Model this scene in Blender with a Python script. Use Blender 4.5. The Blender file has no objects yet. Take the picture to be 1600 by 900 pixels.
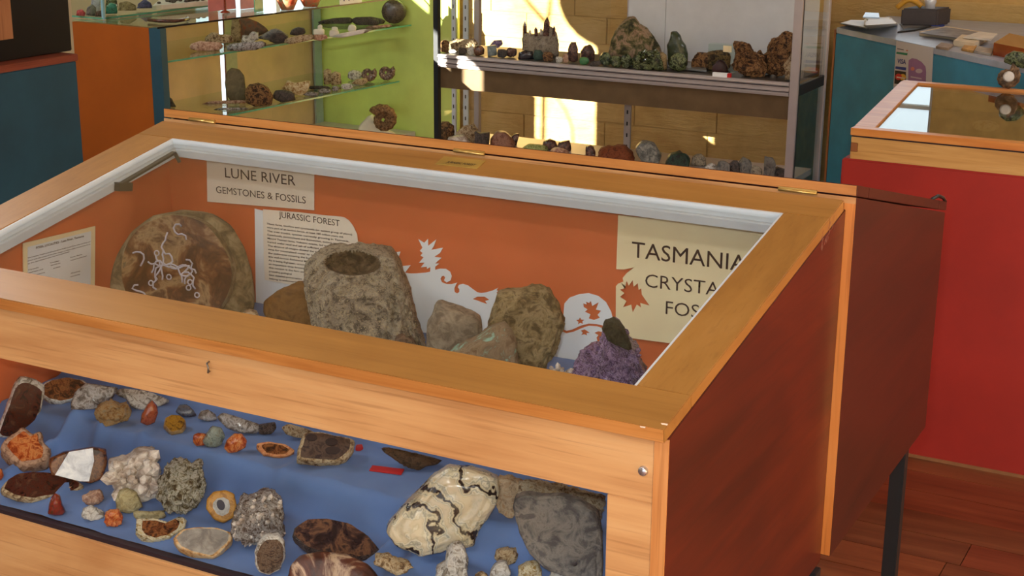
import bpy, bmesh, math, random
from mathutils import Vector, Matrix, noise

# ------------------------------------------------------------------ camera
SC = bpy.context.scene
COL = SC.collection
F_PX = 2340.83
YAW, PIT, ROL = (math.radians(a) for a in (-28.097396, -16.460176, -0.463349))
CAM = Vector((0.551, -1.393, 1.5))
fw = Vector((math.sin(YAW) * math.cos(PIT), math.cos(YAW) * math.cos(PIT), math.sin(PIT)))
rt = fw.cross(Vector((0, 0, 1))).normalized()
dn = fw.cross(rt)
r2 = rt * math.cos(ROL) + dn * math.sin(ROL)
d2 = -rt * math.sin(ROL) + dn * math.cos(ROL)
cd = bpy.data.cameras.new('camera')
cam = bpy.data.objects.new('camera', cd)
COL.objects.link(cam)
cd.sensor_width = 36
cd.lens = F_PX * 36 / 1600
cd.clip_start = 0.02
cam.matrix_world = Matrix(((r2.x, -d2.x, -fw.x, CAM.x), (r2.y, -d2.y, -fw.y, CAM.y), (r2.z, -d2.z, -fw.z, CAM.z), (0, 0, 0, 1)))
SC.camera = cam

# ------------------------------------------------------------------ world, sun, lamps, exposure
W = bpy.data.worlds.new('world')
SC.world = W
W.use_nodes = True
wb = W.node_tree.nodes['Background']
wb.inputs[0].default_value = (0.80, 0.90, 1.0, 1)
wb.inputs[1].default_value = 2.0
SUN_DIR = Vector((-0.40, -1.0, 0.27)).normalized()      # towards the sun
sd = bpy.data.lights.new('sun', 'SUN')
sd.energy = 42.0
sd.angle = math.radians(0.16)
sd.color = (1.0, 0.91, 0.78)
sun = bpy.data.objects.new('sun', sd)
sun.rotation_euler = SUN_DIR.to_track_quat('Z', 'Y').to_euler()
COL.objects.link(sun)
# the flash of the photographer's camera
fd = bpy.data.lights.new('camera_flash', 'AREA')
fd.shape = 'DISK'
fd.size = 0.05
fd.energy = 11.8
fd.color = (0.985, 0.985, 0.985)
fl = bpy.data.objects.new('camera_flash', fd)
fl.location = CAM + Vector((-0.03, -0.02, 0.09))
fl.rotation_euler = cam.matrix_world.to_euler()
COL.objects.link(fl)
# fill lights added under the ceiling to lift the ambient level
for (lx, ly, en) in ((-2.4, -0.6, 24), (-0.4, -1.6, 18), (2.0, 1.2, 26), (1.7, 3.2, 26), (-3.9, 1.6, 26)):
    ld = bpy.data.lights.new('ambient_fill', 'AREA')
    ld.shape = 'RECTANGLE'; ld.size = 1.2; ld.size_y = 0.3
    ld.energy = en; ld.color = (0.97, 0.98, 1.0)
    lo = bpy.data.objects.new('ambient_fill', ld)
    lo.location = (lx, ly, 2.74)
    COL.objects.link(lo)
SC.view_settings.view_transform = 'Standard'
SC.view_settings.look = 'None'
SC.view_settings.gamma = 1
SC.view_settings.use_curve_mapping = False
SC.view_settings.exposure = 0.0

# ------------------------------------------------------------------ helpers
def ray(x, y):
    return (r2 * ((x - 800) / F_PX) + d2 * ((y - 450) / F_PX) + fw)
def on(x, y, ax, v):
    """the point of the place that lies under pixel x, y of the photograph in the plane axis = v"""
    d = ray(x, y)
    return CAM + d * ((v - CAM[ax]) / d[ax])
def pj(p):
    c = Vector(p) - CAM; k = c.dot(fw); return 800 + F_PX * c.dot(r2) / k, 450 + F_PX * c.dot(d2) / k
def lin(r, g, b):
    def c(u):
        u /= 255
        return u / 12.92 if u <= 0.04045 else ((u + 0.055) / 1.055) ** 2.4
    return (c(r), c(g), c(b), 1)

def put(o, parent=None):
    COL.objects.link(o)
    if parent is not None:
        o.parent = parent
        o.matrix_parent_inverse = Matrix.Translation(-parent_world(parent))
    return o
def parent_world(p):
    v = Vector(p.location)
    return v if p.parent is None else v
def tag(o, label=None, cat=None, group=None, kind=None):
    if label: o['label'] = label
    if cat: o['category'] = cat
    if group: o['group'] = group
    if kind: o['kind'] = kind
    return o
def empty(name, label, cat, loc, group=None):
    o = bpy.data.objects.new(name, None)
    o.empty_display_size = 0.02
    o.location = loc
    COL.objects.link(o)
    return tag(o, label, cat, group)

class MB:
    """collects shapes given in world coordinates; build() links them as one mesh object whose origin is at its parent"""
    def __init__(s):
        s.v = []; s.f = []; s.m = []; s.smooth = []
    def add(s, vs, fs, m=0, smooth=False):
        b = len(s.v)
        s.v += [Vector(v) for v in vs]
        for f in fs:
            s.f.append([b + i for i in f]); s.m.append(m); s.smooth.append(smooth)
    def box(s, x0, x1, y0, y1, z0, z1, m=0):
        vs = [(x, y, z) for x in (x0, x1) for y in (y0, y1) for z in (z0, z1)]
        s.add(vs, [(0, 1, 3, 2), (4, 6, 7, 5), (0, 4, 5, 1), (2, 3, 7, 6), (0, 2, 6, 4), (1, 5, 7, 3)], m)
    def prism(s, poly, off, m=0, mside=None):
        """poly: 3-D points, off: extrusion vector"""
        n = len(poly); off = Vector(off)
        vs = [Vector(p) for p in poly] + [Vector(p) + off for p in poly]
        s.add(vs, [tuple(range(n))[::-1], tuple(range(n, 2 * n))], m)
        b = len(s.v) - 2 * n
        for i in range(n):
            j = (i + 1) % n
            s.f.append([b + i, b + j, b + n + j, b + n + i]); s.m.append(m if mside is None else mside); s.smooth.append(False)
    def bar(s, a, b, w, h, up=(0, 0, 1), m=0):
        a = Vector(a); b = Vector(b); d = (b - a).normalized(); u = Vector(up)
        x = d.cross(u).normalized() * w / 2; y = x.cross(d).normalized() * h / 2
        s.prism([a - x - y, a + x - y, a + x + y, a - x + y], b - a, m)
    def tube(s, pts, r, n=8, m=0, closed=False):
        pts = [Vector(p) for p in pts]; k = len(pts); rings = []
        rr = r if isinstance(r, (list, tuple)) else [r] * k
        prev = None
        for i, p in enumerate(pts):
            t = (pts[min(i + 1, k - 1)] - pts[max(i - 1, 0)]).normalized()
            if prev is None:
                a = t.cross(Vector((0, 0, 1)))
                if a.length < 0.05: a = t.cross(Vector((1, 0, 0)))
            else:
                a = prev - t * prev.dot(t)
            a.normalize(); prev = a; b = t.cross(a)
            rings.append([p + (a * math.cos(2 * math.pi * j / n) + b * math.sin(2 * math.pi * j / n)) * rr[i] for j in range(n)])
        vs = [q for rg in rings for q in rg]; fs = []
        for i in range(k - 1):
            for j in range(n):
                fs.append((i * n + j, i * n + (j + 1) % n, (i + 1) * n + (j + 1) % n, (i + 1) * n + j))
        fs.append(tuple(range(n))[::-1]); fs.append(tuple(range((k - 1) * n, k * n)))
        s.add(vs, fs, m, True)
    def lathe(s, c, prof, n=24, m=0, axis=(0, 0, 1)):
        c = Vector(c); q = Vector((0, 0, 1)).rotation_difference(Vector(axis))
        vs = []; fs = []
        for (r, z) in prof:
            for j in range(n):
                a = 2 * math.pi * j / n
                vs.append(c + q @ Vector((r * math.cos(a), r * math.sin(a), z)))
        for i in range(len(prof) - 1):
            for j in range(n):
                fs.append((i * n + j, i * n + (j + 1) % n, (i + 1) * n + (j + 1) % n, (i + 1) * n + j))
        s.add(vs, fs, m, True)
    def build(s, name, mats, parent=None, bevel=0.0, smooth=None):
        if not isinstance(mats, (list, tuple)): mats = [mats]
        if parent is None:
            org = Vector((sum(v.x for v in s.v), sum(v.y for v in s.v), 0)) / len(s.v)
            org.z = min(v.z for v in s.v)
        else:
            org = worldloc(parent)
        me = bpy.data.meshes.new(name)
        me.from_pydata([tuple(v - org) for v in s.v], [], s.f)
        for mt in mats: me.materials.append(mt)
        for i, p in enumerate(me.polygons):
            p.material_index = s.m[i]
            p.use_smooth = s.smooth[i] if smooth is None else smooth
        bm = bmesh.new(); bm.from_mesh(me)
        bmesh.ops.recalc_face_normals(bm, faces=bm.faces)
        if bevel > 0:
            es = [e for e in bm.edges if len(e.link_faces) == 2 and e.calc_face_angle(0) > 0.5]
            bmesh.ops.bevel(bm, geom=es, offset=bevel, segments=2, affect='EDGES', clamp_overlap=True)
        bm.to_mesh(me); bm.free()
        o = bpy.data.objects.new(name, me)
        COL.objects.link(o)
        if parent is not None: o.parent = parent
        else: o.location = org
        return o
def worldloc(o):
    v = Vector(o.location)
    while o.parent is not None:
        o = o.parent; v += Vector(o.location)
    return v

# ------------------------------------------------------------------ materials
MATS = {}
def new_mat(name):
    m = bpy.data.materials.new(name); m.use_nodes = True
    nt = m.node_tree; b = nt.nodes['Principled BSDF']
    return m, nt, b
def tex_coord(nt, scale=(1, 1, 1), rot=(0, 0, 0), kind='Object'):
    tc = nt.nodes.new('ShaderNodeTexCoord'); mp = nt.nodes.new('ShaderNodeMapping')
    nt.links.new(tc.outputs[kind], mp.inputs[0])
    mp.inputs['Scale'].default_value = scale; mp.inputs['Rotation'].default_value = rot
    return mp.outputs[0]
def ramp(nt, fac, stops):
    r = nt.nodes.new('ShaderNodeValToRGB'); e = r.color_ramp.elements
    while len(e) < len(stops): e.new(0.5)
    for i, (p, c) in enumerate(stops): e[i].position = p; e[i].color = c
    nt.links.new(fac, r.inputs[0]); return r.outputs[0]
def noise_n(nt, vec, scale, detail=5, rough=0.55, dist=0.0):
    n = nt.nodes.new('ShaderNodeTexNoise'); nt.links.new(vec, n.inputs['Vector'])
    n.inputs['Scale'].default_value = scale; n.inputs['Detail'].default_value = detail
    n.inputs['Roughness'].default_value = rough; n.inputs['Distortion'].default_value = dist
    return n.outputs['Fac']
def bump(nt, b, h, strength, dist=0.002):
    n = nt.nodes.new('ShaderNodeBump'); n.inputs['Strength'].default_value = strength
    n.inputs['Distance'].default_value = dist
    nt.links.new(h, n.inputs['Height']); nt.links.new(n.outputs[0], b.inputs['Normal'])
def plain(name, rgb, rough=0.6, metal=0.0, var=0.06, scale=20, bmp=0.0, spec=0.5, coat=0):
    if name in MATS: return MATS[name]
    m, nt, b = new_mat(name); c = lin(*rgb)
    v = tex_coord(nt); f = noise_n(nt, v, scale)
    lo = tuple(x * (1 - var * 2) for x in c[:3]) + (1,); hi = tuple(min(1, x * (1 + var * 2)) for x in c[:3]) + (1,)
    nt.links.new(ramp(nt, f, [(0.3, lo), (0.7, hi)]), b.inputs['Base Color'])
    b.inputs['Roughness'].default_value = rough; b.inputs['Metallic'].default_value = metal
    b.inputs['Specular IOR Level'].default_value = spec; b.inputs['Coat Weight'].default_value = coat
    if bmp: bump(nt, b, noise_n(nt, v, scale * 8, 3), bmp, 0.001)
    MATS[name] = m; return m
def wood(name, lo, mid, hi, grain='x', rough=0.35, bscale=1.0, streak=0.5, coat=0.2, tilt=0.0):
    """varnished plywood: long fine grain along one axis with dark pores"""
    if name in MATS: return MATS[name]
    m, nt, b = new_mat(name)
    k = {'x': (1.2, 26, 26), 'y': (26, 1.2, 26), 'z': (26, 26, 1.2)}[grain]
    v = tex_coord(nt, tuple(a * bscale for a in k), (tilt, 0, 0))
    f1 = noise_n(nt, v, 3.0, 6, 0.6, 0.4)
    k2 = {'x': (1, 5, 5), 'y': (5, 1, 5), 'z': (5, 5, 1)}[grain]
    f2 = noise_n(nt, tex_coord(nt, k2, (tilt, 0, 0)), 1.6, 4, 0.5, 1.6)
    mix = nt.nodes.new('ShaderNodeMath'); mix.operation = 'MULTIPLY_ADD'
    nt.links.new(f2, mix.inputs[0]); mix.inputs[1].default_value = 0.9 * (1 - streak)
    ms = nt.nodes.new('ShaderNodeMath'); ms.operation = 'MULTIPLY'; nt.links.new(f1, ms.inputs[0]); ms.inputs[1].default_value = streak
    nt.links.new(ms.outputs[0], mix.inputs[2])
    colr = ramp(nt, mix.outputs[0], [(0.30, lin(*lo)), (0.48, lin(*mid)), (0.68, lin(*hi))])
    k3 = {'x': (6, 220, 220), 'y': (220, 6, 220), 'z': (220, 220, 6)}[grain]
    f3 = noise_n(nt, tex_coord(nt, k3, (tilt, 0, 0)), 1.0, 2, 0.5)
    pores = ramp(nt, f3, [(0.30, (0.55, 0.45, 0.40, 1)), (0.42, (1, 1, 1, 1))])
    mul = nt.nodes.new('ShaderNodeMix'); mul.data_type = 'RGBA'; mul.blend_type = 'MULTIPLY'; mul.inputs[0].default_value = 0.45 if 'top' not in name else 0.2
    nt.links.new(colr, mul.inputs[6]); nt.links.new(pores, mul.inputs[7])
    nt.links.new(mul.outputs[2], b.inputs['Base Color'])
    b.inputs['Roughness'].default_value = rough; b.inputs['Coat Weight'].default_value = coat; b.inputs['Coat Roughness'].default_value = 0.25
    bump(nt, b, f3, 0.10, 0.0006)
    MATS[name] = m; return m
def rock(name, cols, scale=18, rough=0.75, bmp=0.5, spec=0.4, kind='noise', dist=0.6, coat=0, speck=None, trans=0, k=3.0):
    """mineral: colours (sRGB) laid over a mottled noise, optional bright or dark specks"""
    if name in MATS: return MATS[name]
    m, nt, b = new_mat(name); v = tex_coord(nt)
    if kind != 'vein': scale *= k
    if coat: coat *= .5; rough = min(rough, .22)
    if kind == 'vein':
        w = nt.nodes.new('ShaderNodeTexWave'); nt.links.new(v, w.inputs[0])
        w.inputs['Scale'].default_value = scale; w.inputs['Distortion'].default_value = 11; w.inputs['Detail'].default_value = 5
        w.inputs['Detail Scale'].default_value = 2.4; w.bands_direction = 'DIAGONAL'
        f = w.outputs['Fac']
    else:
        f = noise_n(nt, v, scale, 8, 0.65, dist)
    n = len(cols)
    st = [(0.40 + 0.22 * i / max(1, n - 1) if kind == 'noise' else i / max(1, n - 1), lin(*c)) for i, c in enumerate(cols)]
    if kind == 'vein': st = [(0.0, lin(*cols[0])), (0.035, lin(*cols[0]))] + [(0.08 + .87 * i / (n - 2), lin(*c)) for i, c in enumerate(cols[1:])]
    col = ramp(nt, f, st)
    if speck:
        vo = nt.nodes.new('ShaderNodeTexNoise'); nt.links.new(v, vo.inputs['Vector'])
        vo.inputs['Scale'].default_value = scale * 7; vo.inputs['Detail'].default_value = 3
        msk = ramp(nt, vo.outputs['Fac'], [(0.56, (0, 0, 0, 1)), (0.64, (1, 1, 1, 1))])
        mx = nt.nodes.new('ShaderNodeMix'); mx.data_type = 'RGBA'
        nt.links.new(msk, mx.inputs[0]); nt.links.new(col, mx.inputs[6]); mx.inputs[7].default_value = lin(*speck)
        col = mx.outputs[2]
    nt.links.new(col, b.inputs['Base Color'])
    b.inputs['Roughness'].default_value = rough; b.inputs['Specular IOR Level'].default_value = spec
    b.inputs['Coat Weight'].default_value = coat; b.inputs['Coat Roughness'].default_value = 0.08
    if trans:
        b.inputs['Subsurface Weight'].default_value = trans; b.inputs['Subsurface Radius'].default_value = (0.02, 0.015, 0.01)
    if bmp: bump(nt, b, noise_n(nt, v, scale * 3.5, 6, 0.7), bmp, 0.004)
    MATS[name] = m; return m
def glass(name, tint=(1, 1, 1), ior=1.35, rough=0.0, edge=None):
    if name in MATS: return MATS[name]
    m = bpy.data.materials.new(name); m.use_nodes = True; nt = m.node_tree; nt.nodes.clear()
    out = nt.nodes.new('ShaderNodeOutputMaterial'); mx = nt.nodes.new('ShaderNodeMixShader')
    t = nt.nodes.new('ShaderNodeBsdfTransparent'); g = nt.nodes.new('ShaderNodeBsdfGlossy'); fr = nt.nodes.new('ShaderNodeFresnel')
    t.inputs[0].default_value = tuple(tint) + (1,); g.inputs['Roughness'].default_value = rough
    g.inputs[0].default_value = (0.95, 1, 0.98, 1)
    nt.nodes.remove(fr)
    lw_ = nt.nodes.new('ShaderNodeLayerWeight'); lw_.inputs[0].default_value = 0.5
    pw = nt.nodes.new('ShaderNodeMath'); pw.operation = 'POWER'; nt.links.new(lw_.outputs['Facing'], pw.inputs[0]); pw.inputs[1].default_value = 5
    f0 = ((ior - 1) / (ior + 1)) ** 2
    ma = nt.nodes.new('ShaderNodeMath'); ma.operation = 'MULTIPLY_ADD'; nt.links.new(pw.outputs[0], ma.inputs[0]); ma.inputs[1].default_value = 1 - f0; ma.inputs[2].default_value = f0
    nt.links.new(ma.outputs[0], mx.inputs[0]); nt.links.new(t.outputs[0], mx.inputs[1]); nt.links.new(g.outputs[0], mx.inputs[2])
    nt.links.new(mx.outputs[0], out.inputs[0])
    MATS[name] = m; return m

WOOD_FX = wood('honey plywood grain along case', (184, 130, 80), (210, 160, 106), (222, 180, 128), 'x', streak=.35)
WOOD_EX = wood('orange plywood edge', (166, 102, 46), (196, 132, 68), (212, 152, 90), 'x')
WOOD_FZ = wood('honey plywood upright', (174, 106, 52), (204, 138, 78), (220, 160, 102), 'z', streak=.4)
WOOD_T = wood('golden plywood top', (150, 104, 48), (168, 120, 58), (178, 131, 70), 'x', streak=0.35, rough=0.42)
WOOD_TY = wood('golden plywood top upright', (150, 104, 48), (168, 120, 58), (178, 131, 70), 'y', streak=0.35, rough=0.42)
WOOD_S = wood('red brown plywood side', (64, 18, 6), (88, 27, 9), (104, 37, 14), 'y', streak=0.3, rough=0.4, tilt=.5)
WOOD_EDGE = wood('pale plywood strip', (186, 108, 44), (214, 136, 66), (226, 152, 84), 'z')
WOOD_IN = plain('orange brown painted interior', (220, 112, 62), 0.62, var=0.05, scale=6)
WHITE_P = plain('white painted bead', (206, 214, 220), 0.5, var=0.02)
GLASS = glass('clear glass', (0.99, 1.0, 0.995))
GLASS_G = glass('greenish shelf glass', (0.90, 0.96, 0.92), 1.3)
GEDGE = plain('green glass edge', (96, 168, 140), 0.15, var=0.1, spec=0.8)
DARK = plain('dark channel', (36, 20, 30), 0.6)
BLACKM = plain('black painted steel', (26, 27, 30), 0.5)
BRASS = plain('brass', (214, 182, 110), 0.35, 0.8)
CHROME = plain('chrome', (200, 200, 205), 0.25, 0.9)
ALU = plain('anodised aluminium', (200, 192, 190), 0.42, 0.55, var=0.02)
ALUD = plain('grey steel tray', (110, 104, 98), 0.4, 0.6, var=0.03)
CREAM = plain('cream card', (255, 236, 190), 0.8, var=0.02)
CREAM2 = plain('pale grey cream card', (248, 236, 216), 0.8, var=0.02)
PAPER = plain('white paper', (240, 245, 248), 0.85, var=0.01)
INK = plain('maroon black ink', (42, 18, 26), 0.8, var=0.0)
TEAL = plain('teal paint', (46, 142, 178), 0.55, var=0.09, scale=8, bmp=0.1)
TEALD = plain('dark teal paint', (34, 80, 100), 0.6, var=0.07, scale=8)
REDP = plain('red paint', (158, 34, 22), 0.6, var=0.06, scale=5)
GREENP = plain('lime green paint', (214, 232, 124), 0.7, var=0.06, scale=4)
ORANGEP = plain('orange brown laminate', (172, 88, 22), 0.45, var=0.06, scale=5)
PINE = wood('pale pine', (178, 130, 66), (204, 158, 92), (220, 178, 116), 'x', rough=0.45)
PINEL = wood('orange varnished lid edge', (190, 112, 46), (214, 142, 70), (232, 176, 106), 'x', rough=0.4)
BOARD = plain('beige back board', (220, 186, 144), 0.75, var=0.07, scale=5)

# ------------------------------------------------------------------ the room (setting)
def brickmat():
    m, nt, b = new_mat('yellow painted rough block'); v = tex_coord(nt)
    f = noise_n(nt, v, 3.5, 7, 0.6, 0.3)
    nt.links.new(ramp(nt, f, [(0.25, lin(176, 138, 76)), (0.5, lin(206, 172, 108)), (0.75, lin(220, 190, 132))]), b.inputs['Base Color'])
    b.inputs['Roughness'].default_value = 0.9
    k = noise_n(nt, tex_coord(nt, (5, 5, 22)), 1.5, 8, 0.7, 0.4)
    bump(nt, b, k, 0.75, 0.02); return m
BRICK = brickmat()
MORTAR = plain('yellow painted mortar', (200, 164, 100), 0.95, var=0.08)
PLASTER = plain('ochre painted plaster', (120, 82, 34), 0.9, var=0.08, scale=3)
PLASTW = plain('cream plaster', (196, 178, 140), 0.9, var=0.04, scale=3)
rnd = random.Random(5)
YW, YV, XC = 4.10, 4.45, -1.18      # sunlit wall, recessed wall behind the sales counter, corner between them
# back wall with a window opening above the counter
wb_ = MB()
wx0, wx1, wz0, wz1 = -1.18, -0.735, 0.975, 1.95
wb_.box(-3.36, XC, YW, YV + 0.18, 0, 2.8); wb_.box(wx1, 3.2, YV, YV + 0.18, 0, 2.8)
wb_.box(wx0, wx1, YV, YV + 0.18, 0, wz0); wb_.box(wx0, wx1, YV, YV + 0.18, wz1, 2.8)
wall = wb_.build('wall_back', MORTAR); wall['kind'] = 'structure'
bh = 0.105
for r in range(18):
    row, top_ = r % 9, r >= 9
    z0 = row * bh + 0.004; yw_ = YV if top_ else YW; x = -3.34 + (0.17 if r % 2 else 0.0)
    if r % 2:
        pass
    xs = [XC] if top_ else [-3.34]
    xs += [xs[0] + 0.19] if row % 2 else []
    while xs[-1] < (.9 if top_ else XC - .42): xs.append(xs[-1] + 0.40 + rnd.uniform(-0.05, 0.05))
    if not top_: xs.append(XC)
    for a, b_ in zip(xs[:-1], xs[1:]):
        m = MB(); d = rnd.uniform(0.005, 0.008)
        m.box(a + 0.001, b_ - 0.001, yw_ - d, yw_ + 0.01, z0, z0 + bh - 0.0008)
        m.build('brick', BRICK, wall, bevel=0.002)
# left wall, its unseen sun openings sized and stepped to shape the patches
lw = MB(); LX = -4.6
def lwall(y0, y1, z0, z1): lw.box(LX - 0.15, LX, y0, y1, z0, z1)
oy0, oym, oy1, oz0, oz2, oz1 = -2.78, -1.72, -0.30, 1.72, 2.07, 2.74
qy0, qy1, qz0, qz1 = -4.05, -3.15, 2.22, 2.68
lwall(-5, qy0, 0, 2.8); lwall(qy0, qy1, 0, qz0); lwall(qy0, qy1, qz1, 2.8); lwall(qy1, oy0, 0, 2.8)
lwall(oy0, oym, 0, oz0); lwall(oym, oy1, 0, oz2); lwall(oy0, oy1, oz1, 2.8); lwall(oy1, 4.75, 0, 2.8)
lwall(4.75, 6.2, 0, 0.15); lwall(4.75, 6.2, 2.4, 2.8); lwall(6.2, 6.6, 0, 2.8)
o = lw.build('wall_left', PLASTW); o['kind'] = 'structure'
m = MB(); m.box(LX, -3.36, 6.4, 6.55, 0, 2.8); o = m.build('wall_alcove', PLASTW); o['kind'] = 'structure'
m = MB(); m.box(3.2, 3.35, -5, YV + .18, 0, 2.8); o = m.build('wall_right', PLASTW); o['kind'] = 'structure'
m = MB(); m.box(LX, -1.2, -5.1, -5, 0, 2.8); o = m.build('wall_front', PLASTW); o['kind'] = 'structure'
m = MB(); m.box(LX - .15, 3.35, -5.1, 6.6, 2.8, 2.9); o = m.build('ceiling', PLASTW); o['kind'] = 'structure'
# floor of reddish boards
m = MB(); m.box(LX - .15, 3.35, -5.2, 6.6, -0.06, -0.012)
floor = m.build('floor', plain('dark gap', (30, 16, 10), 0.9)); floor['kind'] = 'structure'
FLW = [wood('floor board %s' % n, lo, mi, hi, 'x', rough=0.33, bscale=0.6, streak=0.4) for n, lo, mi, hi in (
    ('rust', (90, 46, 24), (124, 70, 42), (146, 88, 54)), ('umber', (74, 42, 24), (108, 64, 40), (130, 82, 52)), ('red', (92, 42, 24), (122, 62, 38), (142, 78, 50)))]
PB = 0.118
k = 0
y = -0.2
while y < 4.0:
    cuts = [-1.9, rnd.uniform(-0.9, 0.4), rnd.uniform(0.9, 1.6), 3.19]
    for a, b_ in zip(cuts[:-1], cuts[1:]):
        m = MB(); m.box(a + .001, b_ - .001, y + .001, y + PB - .001, -0.014, rnd.uniform(-0.0008, 0))
        m.build('floor_board', FLW[rnd.randrange(3)], floor)
    y += PB
m = MB()
yy = -5.1
while yy < 6.5:
    m.box(LX, -1.9, yy + .001, yy + PB - .001, -0.014, 0)
    if yy < -0.3 or yy > 4.0: m.box(-1.9, 3.19, yy + .001, yy + PB - .001, -0.014, 0)
    yy += PB
o = m.build('far_boards', FLW[0], floor); o['kind'] = 'stuff'
# windows
def window(n, frames, panes, label=None):
    f = MB()
    for b_ in frames: f.box(*b_)
    o = f.build('window_%d' % n, plain('white window paint', (225, 228, 230), 0.5)); o['kind'] = 'structure'
    g = MB()
    for b_ in panes: g.box(*b_)
    g.build('pane', GLASS, o)
t = .05
window(1, [(wx0, wx0 + t, YV + .05, YV + .1, wz0, wz1), (wx1 - .02, wx1, YV + .05, YV + .1, wz0, wz1), (wx0, wx1, YV + .05, YV + .1, wz1 - t, wz1),
           (wx0, wx1, YV + .06, YV + .09, 1.125, 1.14)], [(wx0, wx1, YV + .07, YV + .075, wz0, wz1)])
window(2, [(LX - .1, LX - .05, oy0, oy0 + .04, oz0, oz1), (LX - .1, LX - .05, oy1 - .04, oy1, oz2, oz1), (LX - .1, LX - .05, oy0, oym, oz0, oz0 + .04), (LX - .1, LX - .05, oym, oy1, oz2, oz2 + .04),
           (LX - .1, LX - .05, oy0, oy1, oz1 - .04, oz1), (LX - .1, LX - .05, -.9, -.87, oz0, oz1)],
       [(LX - .08, LX - .075, oy0, oy1, oz0, oz1)])
window(3, [(LX - .1, LX - .05, 4.75, 4.81, .15, 2.4), (LX - .1, LX - .05, 6.14, 6.2, .15, 2.4), (LX - .1, LX - .05, 5.5, 5.54, .15, 2.4)],
       [(LX - .08, LX - .075, 4.75, 6.2, .15, 2.4)])
window(4, [(LX - .1, LX - .05, qy0, qy0 + .03, qz0, qz1), (LX - .1, LX - .05, qy1 - .03, qy1, qz0, qz1), (LX - .1, LX - .05, -3.62, -3.60, qz0, qz1), (LX - .1, LX - .05, qy0, qy1, 2.47, 2.485), (LX - .13, LX - .02, qy0, qy1, 2.34, 2.344)],
       [(LX - .08, LX - .075, qy0, qy1, qz0, qz1)])
# unseen tree and shrub added outside to cast shadow bands on the back wall
BARK = rock('bark', [(70, 50, 34), (110, 84, 60)], 30)
tr = MB()
def P(x, z, q):           # a point up the sun's path from wall point (x, z)
    return Vector((x, YW, z)) + SUN_DIR * q
def PP(px, py, q=8.6):
    w_ = on(px, py, 1, YW); return P(w_.x, w_.z, q)
tr.tube([PP(848, 640), PP(850, 230), PP(852, 150), PP(856, 60), PP(862, 0), PP(868, -60), PP(860, -130)], [.02, .011, .010, .009, .008, .007, .004], 8)
tr.tube([PP(862, 300), PP(846, 228), PP(812, 182), PP(784, 150), PP(752, 100), PP(700, 40)], [.007, .006, .006, .005, .004, .003], 6)
tr.tube([PP(854, 34), PP(832, 10), PP(808, -20), PP(770, -60)], [.010, .009, .007, .004], 6)
tr.tube([PP(898, 240), PP(896, 200), PP(886, 172), PP(870, 150), PP(862, 110)], [.006, .005, .004, .004, .003], 6)
o = tr.build('tree', BARK); tag(o, 'unseen bare thin tree added outside the window to cast bands of shade', 'tree')
tr = MB()
tr.tube([PP(947, 700, 8.3), PP(948, 260, 8.3), PP(949, 190, 8.3), PP(951, 150, 8.3), PP(952, 90, 8.3), PP(955, 30, 8.3)], [.02, .012, .011, .010, .009, .008], 8)
tr.tube([PP(951, 185, 8.3), PP(963, 165, 8.3), PP(980, 130, 8.3)], [.009, .007, .004], 6)
tr.tube([PP(949, 175, 8.3), PP(938, 155, 8.3), PP(925, 130, 8.3)], [.009, .006, .004], 6)
o = tr.build('shrub', BARK); tag(o, 'unseen round shrub on a stem, added outside the window to shade the wall', 'shrub')
m = MB()
cc_ = PP(945, 0, 8.3)  # round crown added to shade the upper right of the sunlit wall
bm_ = bmesh.new(); bmesh.ops.create_icosphere(bm_, subdivisions=4, radius=1)
m.add([cc_ + v.co * (.185 * (1 + .12 * noise.noise(v.co * 3))) for v in bm_.verts], [tuple(v.index for v in f.verts) for f in bm_.faces], 0, True); bm_.free()
m.build('crown', rock('leaf green', [(50, 70, 30), (80, 100, 46)], 20), o)
m = MB(); m.box(-14, LX - .16, -16, 7, -2.6, -2.5); o = m.build('ground', plain('paving outside', (170, 160, 145), .9)); o['kind'] = 'structure'

# ------------------------------------------------------------------ display case, front half
ZL, KS = 0.912, 0.1898                     # lid top height at y = -0.007, slope
def lz(y): return ZL + KS * (y + 0.007)
XL, XR = -1.222, 0.0
YB = 0.631
ZB = 0.472
case = empty('display_case', 'honey plywood display case with sloping glass lid and glass front', 'display case', (-.6, .3, ZB))
T = 0.017
def side_poly(x):
    return [(x, 0.0, ZB), (x, YB - .002, ZB), (x, YB - .002, lz(YB) - T - .001), (x, 0.0, lz(0) - T - .001)]
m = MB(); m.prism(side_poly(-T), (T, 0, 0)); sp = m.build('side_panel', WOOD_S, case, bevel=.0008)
m = MB(); m.box(-T, -.0003, -.0016, 0, ZB, lz(0) - T - .004); m.build('edge_strip', WOOD_FZ, sp)
m = MB(); m.prism(side_poly(XL), (T, 0, 0)); m.build('side_panel', WOOD_IN, case, bevel=.0008)
m = MB(); m.box(XL + T, -T, YB - .022, YB - .004, ZB, lz(YB) - T - .002); m.build('back_panel', WOOD_IN, case)
m = MB(); m.box(XL + T, -T - .0002, -.001, .017, .815, lz(0) - T - .003); rail = m.build('top_rail', WOOD_FX, case, bevel=.0008)
m = MB(); m.box(-.071, -T - .0002, -.001, .017, ZB, .8148); m.build('stile', WOOD_FX, case, bevel=.0008)
m = MB(); m.box(XL + T, XL + T + .05, -.001, .017, ZB, .8148); m.build('stile', WOOD_FX, case, bevel=.0008)
m = MB(); m.box(XL + T + .05, -.0713, -.001, .017, ZB, .572); m.build('bottom_rail', WOOD_FX, case, bevel=.0008)
m = MB(); m.box(XL + T + .05, -.0713, .004, .016, .572, .578); m.build('glass_channel', DARK, case)
m = MB(); m.box(XL + T + .045, -.066, .009, .013, .57, .82); m.build('front_glass', GLASS, case)
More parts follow.
